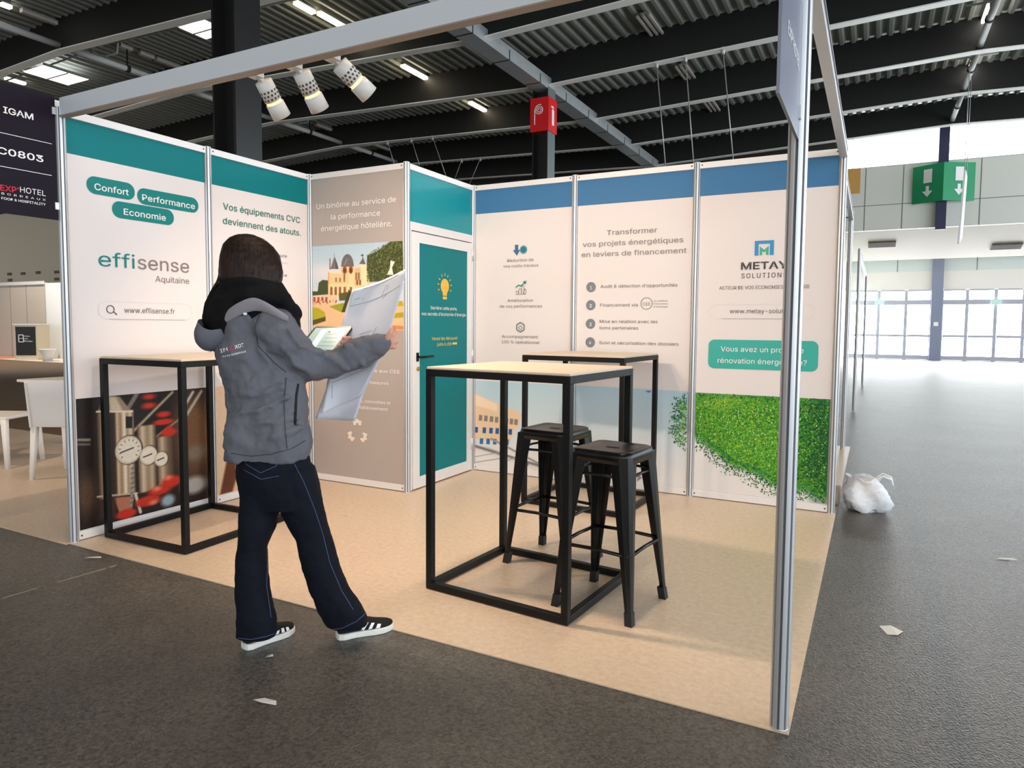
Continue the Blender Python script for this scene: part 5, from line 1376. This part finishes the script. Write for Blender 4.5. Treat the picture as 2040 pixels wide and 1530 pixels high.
# shoes
SUE = mat('shoe_black', S(15, 15, 16), .75, spec=.3, bump=(200, .2)); SOLE = mat('sole_white', S(222, 220, 212), .55, bump=(60, .1))
def shoe(heel, toe, stripes):
    h3, t3 = onz(*heel, -.006), onz(*toe, -.006)
    d = (t3 - h3); L_ = d.length; d.normalize(); sd = Vector((d.y, -d.x, 0))
    o0 = h3 - sd * .034
    P = lambda u, s, z: o0 + d * (u * L_) + sd * s + Vector((0, 0, z))
    def prof(z, k):
        out = []
        for u, w in ((-.0, .012), (.02, .026), (.1, .036), (.3, .034), (.45, .034), (.62, .042), (.78, .044), (.9, .036), (.97, .022), (1.0, .006)): out.append((u, w * k))
        pts = [P(.5 + (u - .5) * (.985 + .015 * k), w + (.004 if .3 < u < .9 else 0), z) for u, w in out] + [P(.5 + (u - .5) * (.985 + .015 * k), -w, z) for u, w in out[::-1]]
        return pts
    s_ = MB(); s_.loft([prof(.0, .97), prof(.004, 1.05), prof(.022, 1.04), prof(.026, .98)], smooth=False)
    u_ = MB(); rings = []
    for u, w, h in ((0.01, .018, .06), (.05, .030, .082), (.15, .034, .088), (.28, .034, .088), (.4, .035, .085), (.52, .038, .072), (.65, .041, .058), (.78, .041, .05), (.88, .036, .045), (.95, .024, .04), (.99, .008, .034)):
        rings.append([P(u, w * 1.04 * math.copysign(abs(math.cos(a)) ** .8, math.cos(a)) + (.002 if .3 < u < .9 else 0), (.022 + (h - .022) * max(0, math.sin(a)) ** .75)) for a in [math.pi * k / 14 for k in range(15)]])
    u_.loft(rings, closed=True)
    up = wb(u_, 'shoe', SUE); md = up.modifiers.new('s', 'SUBSURF'); md.levels = md.render_levels = 1
    wb(s_, 'sole', SOLE, up, bevel=.003)
    sf0 = snap_fn(up)
    def sf(x, y, off):
        for k in range(16):
            h = sf0(x, y - k, off)
            if h is not None: return h
    for q in stripes:
        pts = [sf(x, y, .0018) for x, y in q]
        if any(p is None for p in pts): continue
        mb = MB(); G = []
        for i in range(7):
            a = (q[0][0] + (q[1][0] - q[0][0]) * i / 6, q[0][1] + (q[1][1] - q[0][1]) * i / 6); b_ = (q[3][0] + (q[2][0] - q[3][0]) * i / 6, q[3][1] + (q[2][1] - q[3][1]) * i / 6)
            r_ = []
            for j in range(4):
                h = sf(a[0] + (b_[0] - a[0]) * j / 3, a[1] + (b_[1] - a[1]) * j / 3, .0018); r_.append(h or pts[0])
            G.append(r_)
        mb.loft(G, closed=False); wb(mb, 'white_stripe', INK_W, up)
    lc = MB()
    for k in range(4):
        u = .50 + .06 * k; hh = .074 - .016 * k * .9
        lc.tube([P(u, -.02, hh - .004), P(u, 0, hh + .003), P(u, .022, hh - .006)], .0035, 6)
    wb(lc, 'laces', SUE, up)
shoe((494, 1299), (594, 1259), [[(548, 1268), (552, 1257), (557, 1255), (554, 1265)], [(561, 1263), (560, 1252), (565, 1251), (568, 1262)], [(571, 1260), (569, 1250), (574, 1249), (578, 1258)]])
shoe((674, 1279), (788, 1255), [[(716, 1259), (729, 1240), (734, 1240), (723, 1259)], [(731, 1258), (740, 1241), (746, 1241), (738, 1258)], [(746, 1257), (752, 1243), (759, 1243), (755, 1256)]])

# tablet
TL, TR = at(628, 650, PD + .28), at(702, 650, PD + .235)
e1 = (TR - TL); tw = e1.length; e1.normalize(); e2 = at(598, 697, PD + .13) - TL; e2 -= e1 * e2.dot(e1); e2.normalize(); e3 = e1.cross(e2)
if e3.dot(_f) > 0: e3 = -e3
th = .25
tb = thing('tablet', 'black tablet with a lit pale screen held in the woman’s left hand', 'tablet', TL)
TP = lambda u, v, w=0.: e1 * (u * tw) + e2 * (v * th) + e3 * w
mb = MB(); P = rrect(0, 0, 1, 1, .07, 5)
mb.loft([[TP(u, v, -.012) for u, v in P], [TP(u, v, -.010) for u, v in rrect(-.01, -.01, 1.01, 1.01, .07, 5)], [TP(u, v, -.002) for u, v in rrect(-.01, -.01, 1.01, 1.01, .07, 5)], [TP(u, v, 0) for u, v in P]], smooth=False); mb.build('case', mat('tablet_black', S(14, 14, 16), .35), tb)
mb = MB(); mb.poly([TP(u, v, .0006) for u, v in ((.06, .06), (.94, .06), (.94, .94), (.06, .94))]); mb.cur = 1
mb.poly([TP(u, v, .0012) for u, v in ((.26, .14), (.40, .10), (.46, .8), (.30, .84))]); mb.cur = 2
for k in range(5): mb.poly([TP(u, v, .0012) for u, v in ((.5, .26 + .12 * k), (.9, .26 + .12 * k), (.9, .268 + .12 * k), (.5, .268 + .12 * k))])
mb.poly([TP(u, v, .0012) for u, v in ((.48, .17), (.53, .17), (.53, .21), (.48, .21))])
mb.build('screen', [mat('screen_pale', S(150, 176, 172), .25, emit=S(190, 222, 216), es=.35), mat('screen_white', S(230, 240, 238), .25, emit=(1, 1, 1), es=.8), mat('screen_line', S(40, 50, 60), .3)], tb)

# plans
PAPER = mat('plan_paper', S(236, 236, 244), .6, spec=.25)
def interp(pts, t_):
    n = len(pts) - 1; k = min(int(t_ * n), n - 1); f_ = t_ * n - k
    return [a + (c - a) * f_ for a, c in zip(pts[k], pts[k + 1])]
def sheet(label, left, right, bulge, off, lines, nv=28, nu=14):
    org = pt(*right[len(right) // 2])
    t = thing('plan_sheet', label, 'plan', org, group='paper plans in the woman’s hand')
    def Q(u, v, lift=0.):
        l, r_ = interp(left, v), interp(right, v)
        p = [a + (c - a) * u for a, c in zip(l, r_)]
        dd = p[2] + bulge * math.sin(math.pi * u) + .006 * math.sin(7 * v + 3 * u) + off - lift
        return pt(p[0] + 2 * math.sin(9 * v) * u * (1 - u), p[1] + 5 * math.sin(math.pi * u) * (1 - v), dd) - org
    mb = MB(); mb.loft([[Q(u / nu, v / nv) for u in range(nu + 1)] for v in range(nv + 1)], closed=False)
    o = mb.build('sheet', PAPER, t); md = o.modifiers.new('thick', 'SOLIDIFY'); md.thickness = .0006
    if lines:
        mb = MB()
        for a, c in lines:
            pts = [Q(a[0] + (c[0] - a[0]) * k / 6, a[1] + (c[1] - a[1]) * k / 6, .0015) for k in range(7)]
            mb.tube(pts, .0007, 4)
        mb.build('drawn_lines', mat('plan_ink', S(110, 110, 128), .6), t)
random.seed(3)
ln = [((.05, .17), (.62, .13)), ((.62, .13), (.95, .10)), ((.62, .13), (.66, .05)), ((.70, .10), (.70, .06)), ((.1, .11), (.2, .1)), ((.25, .1), (.27, .13)), ((.2, .02), (.85, .015)), ((.4, .40), (.62, .38)), ((.42, .42), (.6, .41)), ((.4, .47), (.62, .46)), ((.1, .7), (.8, .66)), ((.8, .66), (.85, .60)), ((.12, .72), (.2, .86)), ((.1, .52), (.5, .5)), ((.66, .42), (.7, .36)), ((.66, .15), (.72, .12)), ((.3, .62), (.5, .56))]
sheet('front sheet of the large white plan held up by the woman', [(702, 577, .27), (691, 610, .27), (680, 646, .26), (666, 700, .25), (652, 758, .24), (646, 795, .235), (640, 824, .23)], [(811, 534, .06), (797, 588, .06), (783, 640, .068), (771, 682, .075), (750, 728, .10), (730, 765, .14), (718, 788, .17)], .03, 0, ln)
sheet('rear sheet of the white plan, hanging lower behind the front one', [(704, 590, .29), (690, 640, .285), (672, 700, .28), (655, 760, .275), (628, 834, .27)], [(806, 560, .075), (783, 640, .083), (770, 690, .09), (742, 745, .14), (722, 790, .18), (707, 839, .2)], .03, .012, [])
